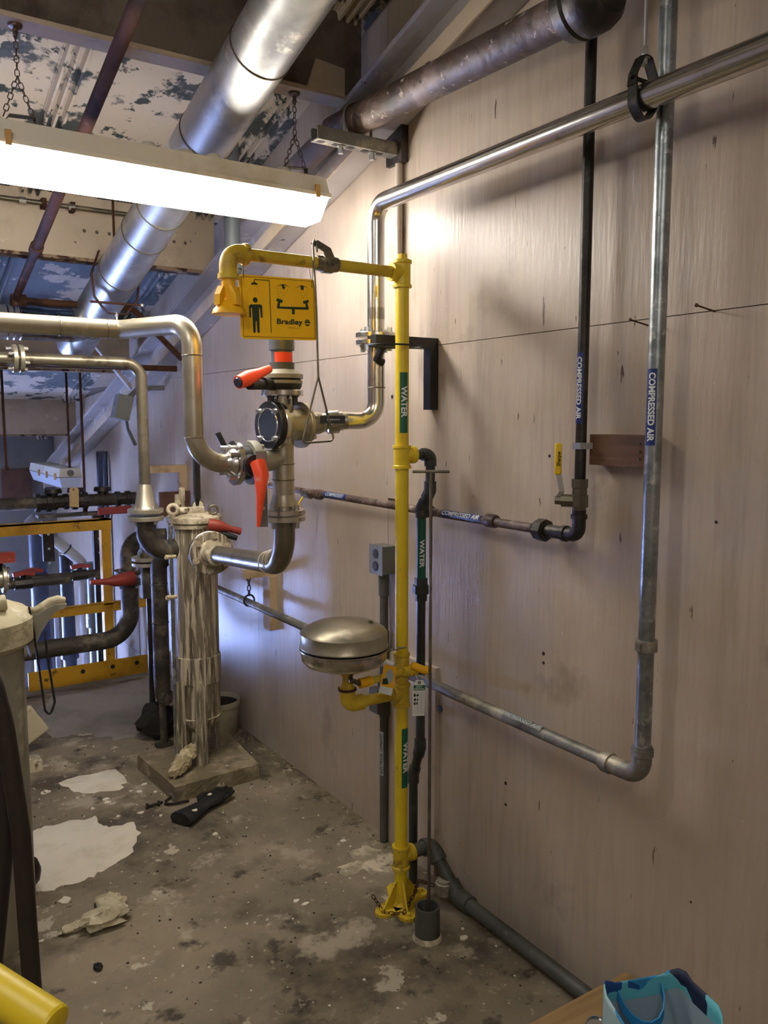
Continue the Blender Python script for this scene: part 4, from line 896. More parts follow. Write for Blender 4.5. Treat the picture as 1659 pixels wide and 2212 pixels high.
part(MB().tube([hb+V((0, -.025, .01)), hb+V((0, -.05, -.03)), (hb+le)/2+V((.0, -.03, 0)), le], [.026, .024, .014, .006], 12), 'lever', 'orange', t, 'long orange plastic lever')
la = W(564, 975, y=KY-.10); lb = W(568, 1138, y=KY-.12)
part(MB().strip([la, (la*.4+lb*.6), lb], RT*.032, .012), 'lever_plate', 'grey_plastic', t, smooth=0)
for f in (.3, .75): bolt(t, la+(lb-la)*f-V((.0, .009, 0)), (-.4, -.9, 0), .004, .004)
# steel strap cross behind the valve (channel bracket on the wall)
for k, (ua, va, ub, vb) in enumerate(((470, 935, 488, 970), (560, 975, 585, 905))):
    p, q = W(ua, va, y=2.9), W(ub, vb, y=2.9)
    solo(MB().strip([p, q], (.02, 0, .006), .004), 'support_strap', 'print_black', 'short dark support strap %s the flanged lever valve' % ('left above' if k == 0 else 'right above'), 'strap')

# ================================================================ BAG FILTER
FXc, FYc = -.405, 3.73
t = thing('filter_slab', (-.42, 3.69, 0), 'low square concrete slab beneath the drip-covered filter', 'slab')
part(MB().prism([(-.625, 3.46, 0), (-.205, 3.49, 0), (-.17, 3.955, 0), (-.655, 3.915, 0)], (0, 0, .075)), 'slab', 'slab_concrete', t, smooth=0)
t = thing('bag_filter', (FXc, FYc, .075), 'tall steel filter vessel streaked with dried cream plaster drips', 'filter')
RF = .103; zf = lambda v: Zv(FXc, FYc, v)
ztop = zf(1128); zbt = .075+.14
part(MB().lathe((FXc, FYc, zbt), (0, 0, 1), [(0, .03), (.015, .07), (.045, .097), (.07, RF), (ztop-zbt, RF)], 32), 'shell', 'drip_steel', t)
zbn = zf(1438); part(MB().lathe((FXc, FYc, zbn-.07), (0, 0, 1), [(0, RF+.001), (.004, RF+.006), (.13, RF+.006), (.134, RF+.001)], 32, False), 'support_band', 'drip_steel', t)
part(MB().torus((FXc, FYc, zbt+.075), (0, 0, 1), RF, .004, 32, 6), 'weld_bead', 'plaster_metal', t)
for a, w in ((-1.85, .055), (-2.75, .045), (.5, .045), (1.6, .045)):
    d = V((math.cos(a), math.sin(a), 0)); e = d.cross(V((0, 0, 1)))
    p = V((FXc, FYc, .075))+d*(RF+.008)
    m2 = part(MB().strip([p, p+V((0, 0, zbn+.06-.075))], e*w, .008).strip([p+d*.02, p+d*.012+V((0, 0, zbn-.12))], d*.03, .006), 'leg', 'drip_steel', t, smooth=0)
# lid
ld = part(MB().lathe((FXc, FYc, ztop), (0, 0, 1), [(0, .118), (.006, .128), (.03, .128), (.036, .12), (.05, .06)], 32), 'lid', 'plaster_metal', t, 'lid caked in plaster')
part(MB().lathe((FXc, FYc, ztop-.02), (0, 0, 1), [(0, .118), (.018, .122)], 32), 'lid_flange', 'plaster_metal', t)
c = V((FXc-.115, FYc-.04, ztop+.07)); part(MB().torus(c, V((.45, 1, 0)), .022, .009, 18, 8), 'eye_nut', 'plaster_metal', ld)
part(MB().tube([c+V((0, 0, -.02)), c+V((0, .01, -.075))], .011, 10), 'eye_bolt', 'plaster_metal', ld)
c = V((FXc+.06, FYc-.09, ztop+.065)); part(MB().torus(c, V((.3, 1, 0)), .020, .006, 18, 8), 'eye_nut', 'brown_steel', ld)
part(MB().tube([c+V((0, 0, -.02)), c+V((0, .01, -.07))], .009, 10), 'eye_bolt', 'brown_steel', ld)
for dx, dy, hh_ in ((-.06, .05, .10), (-.035, .06, .13)): part(MB().lathe((FXc+dx, FYc+dy, ztop+.03), (0, 0, 1), [(0, .012), (hh_*.5, .012), (hh_*.55, .016), (hh_, .014)], 8), 'wing_bolt', 'plaster_metal', ld)
part(MB().tube([(FXc-.09, FYc-.02, ztop+.06), (FXc+.03, FYc-.05, ztop+.06)], .018, 12), 'hinge_bar', 'plaster_metal', ld)
g = W(428, 1092, y=FYc+.02)
part(MB().lathe((g.x, g.y, ztop+.03), (0, 0, 1), [(0, .008), (g.z-ztop-.05, .008)], 10), 'gauge_stem', 'tarnished', t)
gd = (V((CAM.x, CAM.y, CAM.z))-g); gd.z = 0; gd.normalize()
gg = part(MB().lathe(g-gd*.015, gd, [(0, .025), (.005, .030), (.026, .030), (.03, .028)], 24), 'pressure_gauge', 'tarnished', t); part(MB().lathe(g+gd*.0155, gd, [(0, .025), (.001, .025)], 24), 'dial', 'dirty_white', gg)
# inlet nozzle with flange pair
nd = (nz0-V((FXc, FYc, nz0.z))).normalized()
part(MB().tube([V((FXc, FYc, nz0.z))+nd*.08, nz0], .045, 22), 'nozzle', 'plaster_metal', t)
flange(t, nz0+nd*-.02, nd, .095, .02, 'stainless', 0); 
flange(t, nz0+nd*.006, nd, .095, .022, 'drip_steel', 6, bdir=1, br=.011, bl=.018, bm='plaster_metal', pc=.8)
part(MB().lathe(nz0+nd*.015, nd, [(0, .062), (.03, .05), (.07, .043), (.09, .040)], 22), 'weld_neck', 'plaster_metal', t)
# red-handled clamp lever on the lid
h0 = W(450, 1132, y=FYc-.16); h1 = W(478, 1138, y=FYc-.18); h2 = W(520, 1148, y=FYc-.20)
hv = part(MB().tube([h0, (h0+h1)/2, h1, h1+(h2-h1)*.4, h2], [.026, .03, .026, .015, .017], 12), 'valve_handle', 'red_handle', t, 'red plastic handle')
part(MB().tube([h0+V((0, 0, -.03)), h1+V((0, 0, -.03)), h2+V((-.02, 0, -.03))], [.018, .016, .012], 10), 'handle_underside', 'black_rubber', hv)
# vent pipe on the left side and drain at the bottom
vx, vy = FXc-.128, FYc-.03
part(MB().tube([(vx, vy, .09), (vx, vy, ztop-.01)], .010, 10), 'level_tube', 'galvanized', t)
for v_ in (1195, 1280):
    part(MB().tube([(vx-.03, vy-.01, zf(v_)), (vx+.02, vy, zf(v_))], .011, 8), 'tube_fitting', 'caked_plaster', t)
dp = part(MB().tube(path([(FXc-.02, FYc, zbt+.01), (FXc-.03, FYc-.02, .135), (FXc-.17, FYc-.16, .115)], .04, 6), .018, 12), 'drain', 'plaster_metal', t)
b = MB().tube([V((FXc-.05, FYc-.05, .15))+V((-.15, -.14, -.045))*(k/14) for k in range(15)], [.012+.026*math.sin(math.pi*(k+1)/16)**.6 for k in range(15)], 14)
rnd = random.Random(4); b.v = [p+V((rnd.uniform(-.007, .007), rnd.uniform(-.007, .007), rnd.uniform(-.009, .007))) for p in b.v]
part(b, 'plaster_crust', 'caked_plaster', t, 'lumpy plaster crust')
for dx, dy, l in ((-.06, -.07, .035), (-.10, -.09, .03), (-.03, -.06, .04)): part(MB().tube([(FXc+dx, FYc+dy, .135), (FXc+dx+.003, FYc+dy, .135-l)], [.006, .002], 6), 'plaster_drip', 'caked_plaster', t)
# second inlet: pipe with reducer, flange and elbow from the left
P2x, P2y = W(308, 900, y=FYc).x, FYc
z2t = Zv(P2x, P2y, 785)
t = thing('thin_steel_pipe', (P2x, P2y, 1.0), 'thinner brown-tinged steel pipe with flange pair dropping to the filter', 'pipe')
part(MB().tube(path([(-2.0, P2y, z2t), (P2x, P2y, z2t), (P2x, P2y, Zv(P2x, P2y, 1048))], .075, 8), .0255, 20), 'pipe', 'brown_steel', t)
x_ = W(38, 785, y=P2y).x
for s in (-1, 1): flange(t, (x_+s*.013, P2y, z2t), (s, 0, 0), .058, .018, 'stainless_dull', 4, br=.008, bl=.018)
part(MB().lathe((P2x, P2y, Zv(P2x, P2y, 1098)), (0, 0, 1), [(0, .055), (.012, .047), (.08, .036), (.11, .027)], 22), 'reducer', 'stainless_dull', t)
for v_, s in ((1103, 1), (1119, -1)): flange(t, (P2x, P2y, Zv(P2x, P2y, v_)), (0, 0, 1), .08, .02, 'stainless_dull', 4, bdir=s)
z_ = Zv(P2x, P2y, 1190)
part(MB().tube(path([(P2x, P2y, Zv(P2x, P2y, 1125)), (P2x, P2y, z_), (FXc-.08, FYc, z_)], .09, 8), .045, 20), 'elbow', 'dusty_iron', t)
# third pipe behind the filter on the left
k3x, k3y = W(345, 1300, y=4.15).x, 4.15
t = thing('rear_pipe', (k3x, k3y, .25), 'dark vertical pipe with elbows standing close behind the filter', 'pipe')
part(MB().tube(path([(FXc+.02, 4.10, Zv(k3x, k3y, 1205)), (k3x, k3y, Zv(k3x, k3y, 1195)), (k3x, k3y, Zv(k3x, k3y, 1505)), (FXc-.02, 4.12, Zv(k3x, k3y, 1505))], .085, 8), .042, 18), 'pipe', 'dusty_iron', t)
for v_ in (1262, 1345, 1435): part(MB().torus((k3x, k3y, Zv(k3x, k3y, v_)), (0, 0, 1), .042, .003, 20, 6), 'weld_bead', 'black_iron', t)
part(MB().lathe((k3x, k3y, 0), (0, 0, 1), [(0, .05), (.01, .05), (.011, .02), (.28, .02)], 12), 'pipe_foot', 'dusty_iron', t)
# bucket behind the filter
bq = W(498, 1588, z=0); bc_ = V((-.14, 4.16, 0))
t = thing('plaster_bucket', bc_, 'dirty white bucket standing in shadow behind the filter against the wall', 'bucket')
part(MB().lathe(bc_, (0, 0, 1), [(0, .105), (.005, .108), (.16, .118), (.162, .124), (.19, .124), (.19, .118), (.02, .10), (.02, 0)], 28, False), 'pail', 'bucket', t)
part(MB().lathe(bc_+V((0, 0, .165)), (0, 0, 1), [(0, .116), (.01, .05), (.02, .01)], 20), 'rubbish', 'black_scrap', t)
def crumple(c, r, seed, h=.5, n=14, m=9):
    rnd = random.Random(seed); b = MB(); vs = []; fs = []
    for i in range(m+1):
        ph = math.pi*i/m
        for k in range(n):
            a = 2*math.pi*k/n; q = 1+rnd.uniform(-.28, .28)
            vs.append(V(c)+V((math.cos(a)*math.sin(ph)*r[0]*q, math.sin(a)*math.sin(ph)*r[1]*q, max(0, (1-math.cos(ph))*.5*r[2]*(1+rnd.uniform(-.2, .2))))))
    for i in range(m):
        for k in range(n): fs.append((i*n+k, i*n+(k+1) % n, (i+1)*n+(k+1) % n, (i+1)*n+k))
    return b.add(vs, fs)
p = W(372, 1600, z=0.0); solo(crumple((p.x-.03, p.y+.10, 0), (.12, .10, .17), 3), 'plastic_bag', 'black_scrap', 'crumpled black plastic bag behind the filter slab', 'bag')
# ---- wall brackets
t = thing('wall_bracket', (0, 5.0, 1.0), 'cream rust-spotted angle bracket on the wall left of the filter', 'bracket')
part(MB().bb((-.26, 4.92, 1.385), (0, 4.97, 1.43)), 'arm', 'cream_steel', t, smooth=0); part(MB().bb((-.045, 4.92, 1.05), (0, 4.97, 1.385)), 'leg', 'cream_steel', t, smooth=0)
t = thing('wall_bracket', (0, 3.75, .65), 'cream steel angle bracket on the wall beneath the filter elbow', 'bracket')
part(MB().bb((-.17, 3.70, .93), (0, 3.745, .975)), 'arm', 'cream_steel', t, smooth=0); part(MB().bb((-.04, 3.69, .655), (0, 3.765, .93)), 'leg', 'cream_steel', t, smooth=0)
# chain hanger of the low pipe
p = V((GX, W(538, 1290, x=GX).y, zl))
t = thing('pipe_chain', p, 'short rusty chain and split ring hanging the low pipe near the filter', 'chain')
part(MB().torus(p+V((0, 0, .02)), (0, 1, 0), .028, .005, 18, 8), 'split_ring', 'chain', t); part(chain_mesh(p+V((0, 0, .045)), p+V((0, 0, .17)), .028, .008, .003), 'chain_links', 'chain', t)
# ---- second ball valve (small yellow lever) on the air pipe behind the riser
p = W(648, 1105, x=BX-.04)
t = thing('air_ball_valve', p, 'tiny ball valve with a yellow lever on the air pipe behind the riser', 'valve')
part(MB().lathe((BX, p.y, zh), (0, 1, 0), [(-.03, .022), (.03, .022)], 8), 'body', 'tarnished', t, smooth=20)
part(MB().strip([(BX-.03, p.y-.01, zh-.01), (BX-.045, p.y, zh-.04), p, p+V((0, 0, -.04))], (0, -.012, 0), .004), 'lever', 'yellow_dirty', t, smooth=0)

# ================================================================ RAILING AND FAR LEVEL
RY = 5.45
t = thing('guard_railing', (-.5, RY, 0), 'yellow steel guard railing at the edge of the floor', 'railing')
xp = W(232, 1300, y=RY).x
part(MB().bb((xp-.03, RY-.03, .0), (xp+.03, RY+.03, 1.07)), 'post', 'rail_yellow', t, smooth=0)
part(MB().bb((-2.15, RY-.03, 0), (-2.09, RY+.03, 1.07)), 'post', 'rail_yellow', t, smooth=0)
b = MB().bb((-3.9, RY-.035, 1.0), (xp+.035, RY-.025, 1.07)); b.bb((-3.9, RY-.035, 1.06), (xp+.035, RY+.035, 1.07)); part(b, 'top_rail', 'rail_yellow', t, smooth=0)
b = MB().bb((-3.9, RY-.03, .46), (-.015, RY-.02, .515)); b.bb((-3.9, RY-.03, .505), (-.015, RY+.03, .515)); part(b, 'mid_rail', 'rail_yellow', t, smooth=0)
b = MB().bb((W(60, 1490, y=RY).x, RY-.04, .012), (-.012, RY-.028, .135)); tp_ = part(b, 'toe_plate', 'rail_yellow', t, smooth=0)
for x in (-.55, -.36, -.2, -.09): bolt(tp_, (x, RY-.04, .09), (0, -1, 0), .010, .006, 'print_black')
part(MB().bb((-3.9, RY-.04, .012), (W(40, 1490, y=RY).x, RY-.028, .135)), 'toe_plate', 'rail_yellow', t, smooth=0)
struct(MB().bb((XL, RY-.09, 0), (0, EDGE, .014)), 'trim_10', 'far_concrete')
# big dusty pipe with elbow and red-handled valve in front of the railing
y_ = 4.95; a0 = W(40, 1415, y=y_); a1 = W(283, 1372, y=y_)
t = thing('dusty_pipe', (a1.x, y_, .3), 'thick dusty pipe crossing before the railing and turning up to a red-handled valve', 'pipe')
zq = a0.z*.5+a1.z*.5
part(MB().tube(path([(-2.0, y_, zq), (a1.x, y_, zq), (a1.x, y_, Zv(a1.x, y_, 1262))], .16, 10), .052, 22), 'pipe', 'dusty_iron', t)
flange(t, (a1.x, y_, Zv(a1.x, y_, 1235)), (0, 0, 1), .085, .025, 'dusty_iron', 4, bdir=1)
flange(t, (a1.x, y_, Zv(a1.x, y_, 1258)), (0, 0, 1), .085, .025, 'dusty_iron', 4, bdir=-1)
zt = Zv(a1.x, y_, 1160)
part(MB().tube(path([(a1.x, y_, Zv(a1.x, y_, 1232)), (a1.x, y_, zt), (a1.x+.2, y_-.1, zt)], .12, 8), .05, 20), 'upper_elbow', 'dusty_iron', t)
h0 = W(285, 1248, y=y_-.12); h1 = W(245, 1256, y=y_-.16); h2 = W(195, 1258, y=y_-.18)
part(MB().tube([h0, h1, h1+(h2-h1)*.2, h2], [.045, .032, .02, .014], 12), 'valve_handle', 'red_handle', t, 'worn red valve handle')
fz = Zv(a1.x+.12, y_-.4, 1212)
t = thing('flanged_stub', (W(322, 1225, y=4.5).x, 4.5, .6), 'dark flanged pipe stub below the thin steel pipe', 'pipe')
x_ = W(320, 1225, y=4.5).x
part(MB().tube([(x_, 4.5, Zv(x_, 4.5, 1160)), (x_, 4.5, Zv(x_, 4.5, 1290))], .042, 18), 'pipe', 'dusty_iron', t)
for v_, s in ((1206, 1), (1217, -1)): flange(t, (x_, 4.5, Zv(x_, 4.5, v_)), (0, 0, 1), .088, .02, 'stainless_dull', 4, bdir=s)
part(MB().tube([(x_, 4.5, 0), (x_, 4.5, Zv(x_, 4.5, 1290))], .016, 10), 'support_leg', 'black_iron', t)
# upright pipes on the lower level
def upright(u_, y, r, va, vb, m, label, name='standpipe', coup=None):
    x = W(u_, 1300, y=y).x; t = thing(name, (x, y, -2.05), label, 'pipe')
    part(MB().tube([(x, y, -2.05 if vb is None else Zv(x, y, vb)), (x, y, Zv(x, y, va))], r, 18), 'pipe', m, t)
    for v_ in (coup or ()): part(MB().lathe((x, y, Zv(x, y, v_)-.06), (0, 0, 1), [(0, r*1.35), (.12, r*1.35)], 18), 'coupling', m, t)
    return t
upright(88, 6.6, .066, 1150, None, 'pvc_blue', 'thick blue-grey standpipe beyond the railing, leftmost')
upright(146, 6.6, .05, 1200, None, 'pvc_blue', 'blue-grey standpipe in the middle beyond the railing', coup=(1405,))
upright(205, 6.1, .05, 1215, None, 'pvc_grey', 'grey standpipe with a coupling behind the railing post', coup=(1335,))
upright(120, 7.4, .02, 1300, None, 'white_pipe', 'thin pale conduit between the two blue-grey standpipes')
upright(226, 5.75, .012, 1230, None, 'white_pipe', 'thin white pipe hugging the left of the railing post')
upright(305, 6.0, .022, 1240, None, 'pvc_blue', 'thin dark standpipe right of the railing post')
upright(327, 6.0, .022, 1240, None, 'pvc_blue', 'thin dark standpipe nearest the wall beyond the railing')
y_ = 6.3; p0 = W(60, 1120, y=y_); p1 = W(178, 1215, y=y_); p2 = W(187, 1260, y=y_)
t = thing('sloping_pipe', p1, 'pale sloping pipe bending downward behind the railing', 'pipe')
part(MB().tube(path([p0, p1, (p2.x, y_, -1.0)], .1, 8), .04, 18), 'pipe', 'white_pipe', t)
c = p0+(p1-p0)*.7; part(MB().torus(c, p1-p0, .043, .006, 20, 6), 'clamp', 'black_iron', t)
# black strut uprights and shelf, manifold pipe with valves
for u_, va, vb, lab in ((103, 1125, 1212, 'left'), (212, 1105, 1245, 'right')):
    x = W(u_, 1150, y=5.95).x
    t = thing('strut_post', (x, 5.95, Zv(x, 5.95, vb)), 'black slotted strut post beneath the dark manifold, %s one' % lab, 'strut')
    zA, zB = Zv(x, 5.95, va), -2.05 if lab == 'right' else Zv(x, 5.95, vb)
    b = MB().bb((x-.035, 5.93, zB), (x+.035, 5.935, zA)); b.bb((x-.035, 5.93, zB), (x-.03, 5.98, zA)); b.bb((x+.03, 5.93, zB), (x+.035, 5.98, zA)); part(b, 'channel', 'black_iron', t, smooth=0)
    for k in range(3): part(MB().lathe((x, 5.93, zA-.09-.1*k), (0, -1, 0), [(0, .009), (.002, .009)], 10), 'hole', 'label_dim', t)
xa, xb_ = W(80, 1115, y=5.92).x, W(290, 1105, y=5.92).x; zsh = Zv(xa, 5.92, 1113)
solo(MB().bb((xa, 5.88, zsh-.02), (xb_, 5.98, zsh)), 'strut_shelf', 'dusty_iron', 'long flat steel shelf under the dark manifold pipe', 'shelf', smooth=0)
ym = 5.92; zm = Zv(-.6, ym, 1085)
t = thing('dark_manifold', (-.5, ym, zm-.1), 'dark horizontal manifold pipe with valves on the shelf above the railing', 'manifold')
part(MB().tube([(-2.4, ym, zm), (-.02, ym, zm)], .043, 18), 'pipe', 'dusty_iron', t)
for u_, r in ((92, .065), (130, .055), (172, .06), (265, .055), (330, .05)):
    x = W(u_, 1085, y=ym).x; part(MB().lathe((x-.05, ym, zm), (1, 0, 0), [(0, r), (.03, r), (.031, r*.8), (.07, r*.8), (.071, r), (.1, r)], 10), 'valve_body', 'black_iron', t, smooth=20)
for u_ in (115, 165, 222):
    x = W(u_, 1085, y=ym).x; part(MB().lathe((x, ym, zm), (0, 0, 1), [(0, .03), (.06, .03), (.062, .06), (.09, .055)], 14), 'valve_bonnet', 'black_iron', t)
h0 = W(212, 1105, y=ym-.1); h1 = W(282, 1099, y=ym-.1); part(MB().strip([h0, h1], (0, 0, .05), .03), 'lever', 'red_handle', t, 'red lever handle')
p = W(160, 1075, y=ym-.09)
t = thing('paper_tag', p-V((0, 0, .06)), 'manila paper tag hanging on the dark manifold', 'tag')
tg = part(MB().prism([p+RT*-.034+V((0, 0, -.062)), p+RT*.03+V((0, 0, -.066)), p+RT*.035+V((0, 0, .055)), p+RT*.022+V((0, 0, .07)), p+RT*-.018+V((0, 0, .07)), p+RT*-.03+V((0, 0, .055))], (0, .0015, 0)), 'card', 'card', t, smooth=0)
part(MB().torus(p+V((0, -.001, .055)), (0, 1, 0), .006, .002, 12, 6), 'eyelet', 'brown_pipe', tg)
# two lower dark pipes with red quarter-turn handles
for k, (v_, y_, us, lab) in enumerate(((1262, 5.3, (50,), 'lower'), (1248, 5.75, (70, 172), 'upper'))):
    x1_ = W(215 if k else 150, v_, y=y_).x; z_ = Zv(x1_-.3, y_, v_)
    t = thing('valve_pipe', (x1_, y_, z_), '%s of the two thin dark pipes with red quarter-turn handles' % lab, 'pipe')
    part(MB().tube([(-2.2, y_, z_), (x1_, y_, z_)], .028, 14), 'pipe', 'dusty_iron', t)
    for u_ in us:
        x = W(u_, v_, y=y_).x
        part(MB().lathe((x-.05, y_, z_), (1, 0, 0), [(0, .036), (.1, .036)], 8), 'valve_body', 'black_iron', t, smooth=20)
        part(MB().tube([(x, y_, z_), (x, y_, z_+.06)], .02, 8), 'stem', 'black_iron', t)
        part(MB().strip([(x-.06, y_-.03, z_+.062), (x, y_-.03, z_+.072), (x+.06, y_-.03, z_+.062)], (0, .05, 0), .022), 'handle', 'red_handle', t, 'red handle')
x = W(5, 1200, y=4.6).x
t = thing('gate_valve', (x-.05, 4.6, .7), 'partly visible valve with a red handle at the left edge', 'valve')
z_ = Zv(x, 4.6, 1250)
part(MB().tube([(-1.9, 4.6, z_), (x+.02, 4.6, z_)], .05, 16), 'pipe', 'stainless_dull', t); flange(t, (x+.0, 4.6, z_), (1, 0, 0), .075, .02, 'stainless_dull', 4)
part(MB().tube([(x-.03, 4.6, z_), (x-.03, 4.6, Zv(x, 4.6, 1205))], .03, 10), 'bonnet', 'black_iron', t)
h0 = W(-10, 1206, y=4.55); part(MB().strip([h0, h0+V((.09, 0, 0))], (0, .05, 0), .05), 'handle', 'red_handle', t, 'red handle')
# far unlit strip light hanging from rods
y0_ = 6.6; fx0 = W(135, 1030, y=y0_).x; zf_ = Zv(fx0, y0_, 1055)
t = thing('strip_light', (fx0+.06, 7.0, zf_), 'unlit pale strip light hanging far behind the railing', 'light')
b = MB(); w0, w1 = .085, .06; L0, L1 = y0_, y0_+1.15; cx_ = fx0+.06
def tr(z0, z1, wa, wb, ea, eb):
    vs = []
    for zz, w, e in ((z0, wa, ea), (z1, wb, eb)): vs += [(cx_-w, L0+e, zz), (cx_+w, L0+e, zz), (cx_+w, L1-e, zz), (cx_-w, L1-e, zz)]
    return MB().add(vs, [(3, 2, 1, 0), (4, 5, 6, 7)]+[(i, (i+1) % 4, 4+(i+1) % 4, 4+i) for i in range(4)])
part(tr(zf_, zf_+.08, .06, .085, .03, 0), 'lens', 'lens_off', t, smooth=0); part(tr(zf_+.085, zf_+.15, .085, .075, 0, .01), 'housing', 'lamp_housing', t, smooth=0)
part(MB().lathe((cx_, L0+.006, zf_+.115), (0, -1, 0), [(0, .025), (.008, .025)], 16), 'end_plug', 'grey_plastic', t)
for k in range(3): part(MB().bb((cx_-.098, L0+.1+.3*k, zf_+.06), (cx_-.086, L0+.13+.3*k, zf_+.11)), 'latch', 'latch', t, smooth=0)
for (u_, vt, vb, y, lab) in ((8, 800, 1010, 5.9, 'leftmost hanger rod above the dark manifold'), (146, 780, 1015, 6.7, 'middle hanger rod above the unlit strip light'), (178, 790, 1100, 5.95, 'right hanger rod reaching down to the manifold')):
    x = W(u_, (vt+vb)/2, y=y).x
    solo(MB().tube([(x, y, Zv(x, y, vb)), (x, y, deck_z(y)-.005)], .009, 8).lathe((x, y, Zv(x, y, vb)-.02), (0, 0, 1), [(0, .016), (.03, .016)], 6), 'hanger_rod', 'brown_pipe', lab, 'rod')
# emergency lamp box with flexible conduit on the wall
y_ = 5.2; p = W(264, 880, y=y_)
t = thing('junction_box', p-V((0, 0, .1)), 'small grey electrical box with a cable on the far wall', 'box')
part(MB().box(p, (.09, .10, .15), Matrix.Rotation(.25, 3, 'Y')), 'box', 'grey_plastic', t, smooth=0)
part(MB().tube([p+V((.03, 0, .05)), p+V((.12, .05, .12)), V((-.0, y_+.1, p.z+.13))], .016, 10), 'arm', 'grey_plastic', t)
e1 = W(292, 960, y=y_+.2); part(MB().tube(path([p+V((.02, 0, -.07)), W(275, 925, y=y_+.1), e1], .05, 5), .012, 10), 'cable', 'grey_plastic', t)
x = -.03; y = W(218, 1000, x=x).y
solo(MB().tube([(x, y, -.5), (x, y, Zv(x, y, 975))], .035, 14).tube([(x, y-.12, -.5), (x, y-.12, Zv(x, y-.12, 975))], .02, 12), 'wall_conduit', 'pvc_blue', 'pair of conduits fixed upright on the far bluish wall', 'conduit')
# black upright behind the loop
x = W(427, 1040, y=3.3).x
solo(MB().bb((x-.012, 3.3, Zv(x, 3.3, 1078)), (x+.012, 3.32, Zv(x, 3.3, 960))).lathe((x, 3.31, Zv(x, 3.3, 1078)), (0, 0, -1), [(0, .012), (.03, .006)], 8), 'hanging_bar', 'black_iron', 'slim black bar hanging behind the bend of the dull pipe', 'bar', smooth=0)
# brown boards on the wall
for (u_, v0, v1, w, y, lab) in ((35, 1012, 1085, .27, 8.575, 'rust-brown board beside the unlit strip light'), (378, 1062, 1115, .19, 4.8, 'dark brown square board on the wall behind the filter lid')):
    p = W(u_, v0, y=y); z1_ = Zv(p.x, y, v1)
    solo(MB().bb((p.x-w/2, y, z1_), (p.x+w/2, y+.02, p.z)), 'brown_board', 'brown_board', lab, 'board', smooth=0)
p0, p1 = W(270, 793, y=5.0), W(395, 797, y=5.0)
solo(MB().tube([(p0.x-1.2, 5.0, p0.z), (-.02, 5.0, p0.z)], .018, 10), 'cross_pipe', 'brown_pipe', 'thin dark horizontal pipe ending at the wall behind the dull pipe loop', 'pipe')
# beam-mounted brace angle seen beyond the duct
p0, p1 = W(205, 745, y=5.6), W(300, 860, y=5.6)
solo(MB().strip([p0, p1], (.0, .05, 0), .02), 'brace_bar', 'rafter_paint', 'thin sloping brace bar below the far roof beam', 'brace', smooth=0)

# ================================================================ FLOOR OBJECTS
def floor_poly(pts, h=.004, jit=.012, seed=1, sub=4, z0=0.):
    rnd = random.Random(seed); P = [W(u_, v_, z=0) for u_, v_ in pts]; out = []
    for i in range(len(P)):
        a, c = P[i], P[(i+1) % len(P)]
        for k in range(sub):
            q = a+(c-a)*(k/sub); out.append(V((q.x+rnd.uniform(-jit, jit), q.y+rnd.uniform(-jit, jit), z0)))
    c = sum(out, V())/len(out); n = len(out); b = MB()
    inner = [q+(c-q)*.04+V((0, 0, h)) for q in out]
    b.add(out+inner+[c+V((0, 0, h*1.2))], [(i, (i+1) % n, n+(i+1) % n, n+i) for i in range(n)]+[(n+i, n+(i+1) % n, 2*n) for i in range(n)])
    return b
solo(floor_poly([(58, 1800), (95, 1785), (165, 1772), (208, 1763), (218, 1782), (235, 1790), (290, 1775), (300, 1800), (285, 1838), (245, 1868), (200, 1893), (150, 1910), (100, 1927), (60, 1920), (45, 1870)], seed=2), 'plaster_spill', 'plaster', 'large dried white plaster spill on the floor near the left edge', 'spill')
solo(floor_poly([(125, 1693), (165, 1678), (255, 1660), (272, 1690), (262, 1708), (200, 1713), (165, 1710)], seed=5), 'plaster_spill', 'plaster', 'smaller flat plaster patch on the floor left of the slab', 'spill')
solo(floor_poly([(120, 1500), (250, 1478), (335, 1462), (345, 1500), (340, 1540), (310, 1590), (255, 1600), (200, 1585), (125, 1590), (60, 1560)], h=.002, seed=8, jit=.03), 'dust_patch', 'far_concrete', 'pale dusty patch on the floor before the railing', 'dust')
flakes = [(100, 1712, 22), (230, 1728, 18), (232, 1735, 20), (200, 1748, 12), (312, 1695, 16), (282, 1710, 10), (300, 1712, 14), (335, 1712, 12), (305, 1757, 16), (348, 1763, 10), (140, 1947, 26), (742, 1818, 14), (660, 1955, 14), (1003, 2028, 16), (640, 1948, 12), (95, 1715, 14), (255, 1765, 10), (1000, 2008, 6), (90, 2035, 9), (465, 1803, 12)]
for i, (u_, v_, s) in enumerate(flakes):
    rnd = random.Random(i+40); p = W(u_, v_, z=0); r = s*.0018*.55; n = 9
    o_ = [V((p.x+r*rnd.uniform(.5, 1.2)*math.cos(2*math.pi*k/n), p.y+r*.9*rnd.uniform(.5, 1.2)*math.sin(2*math.pi*k/n), 0.0005)) for k in range(n)]
    own = {10: 'largest loose plaster flake, on bare floor between the big spill and the rag', 11: 'plaster flake on the floor left of the electrical conduit foot', 12: 'right plaster flake of the pair on the open floor left of the standpipe foot',
           13: 'pale plaster flake on the floor right of the pipe sleeve', 14: 'left plaster flake of the pair on the open floor left of the standpipe foot', 17: 'tiny plaster flake just behind the flake right of the pipe sleeve', 18: 'plaster flake near the dark hoses at the left edge', 19: 'plaster flake on the floor right of the rubber glove cuff'}
    solo(MB().prism(o_, (0, 0, .005)), 'plaster_flake', 'plaster', own.get(i, 'small loose white plaster flake between the plaster spills and the filter slab'), 'flake', 'loose plaster flakes on the floor', smooth=0)
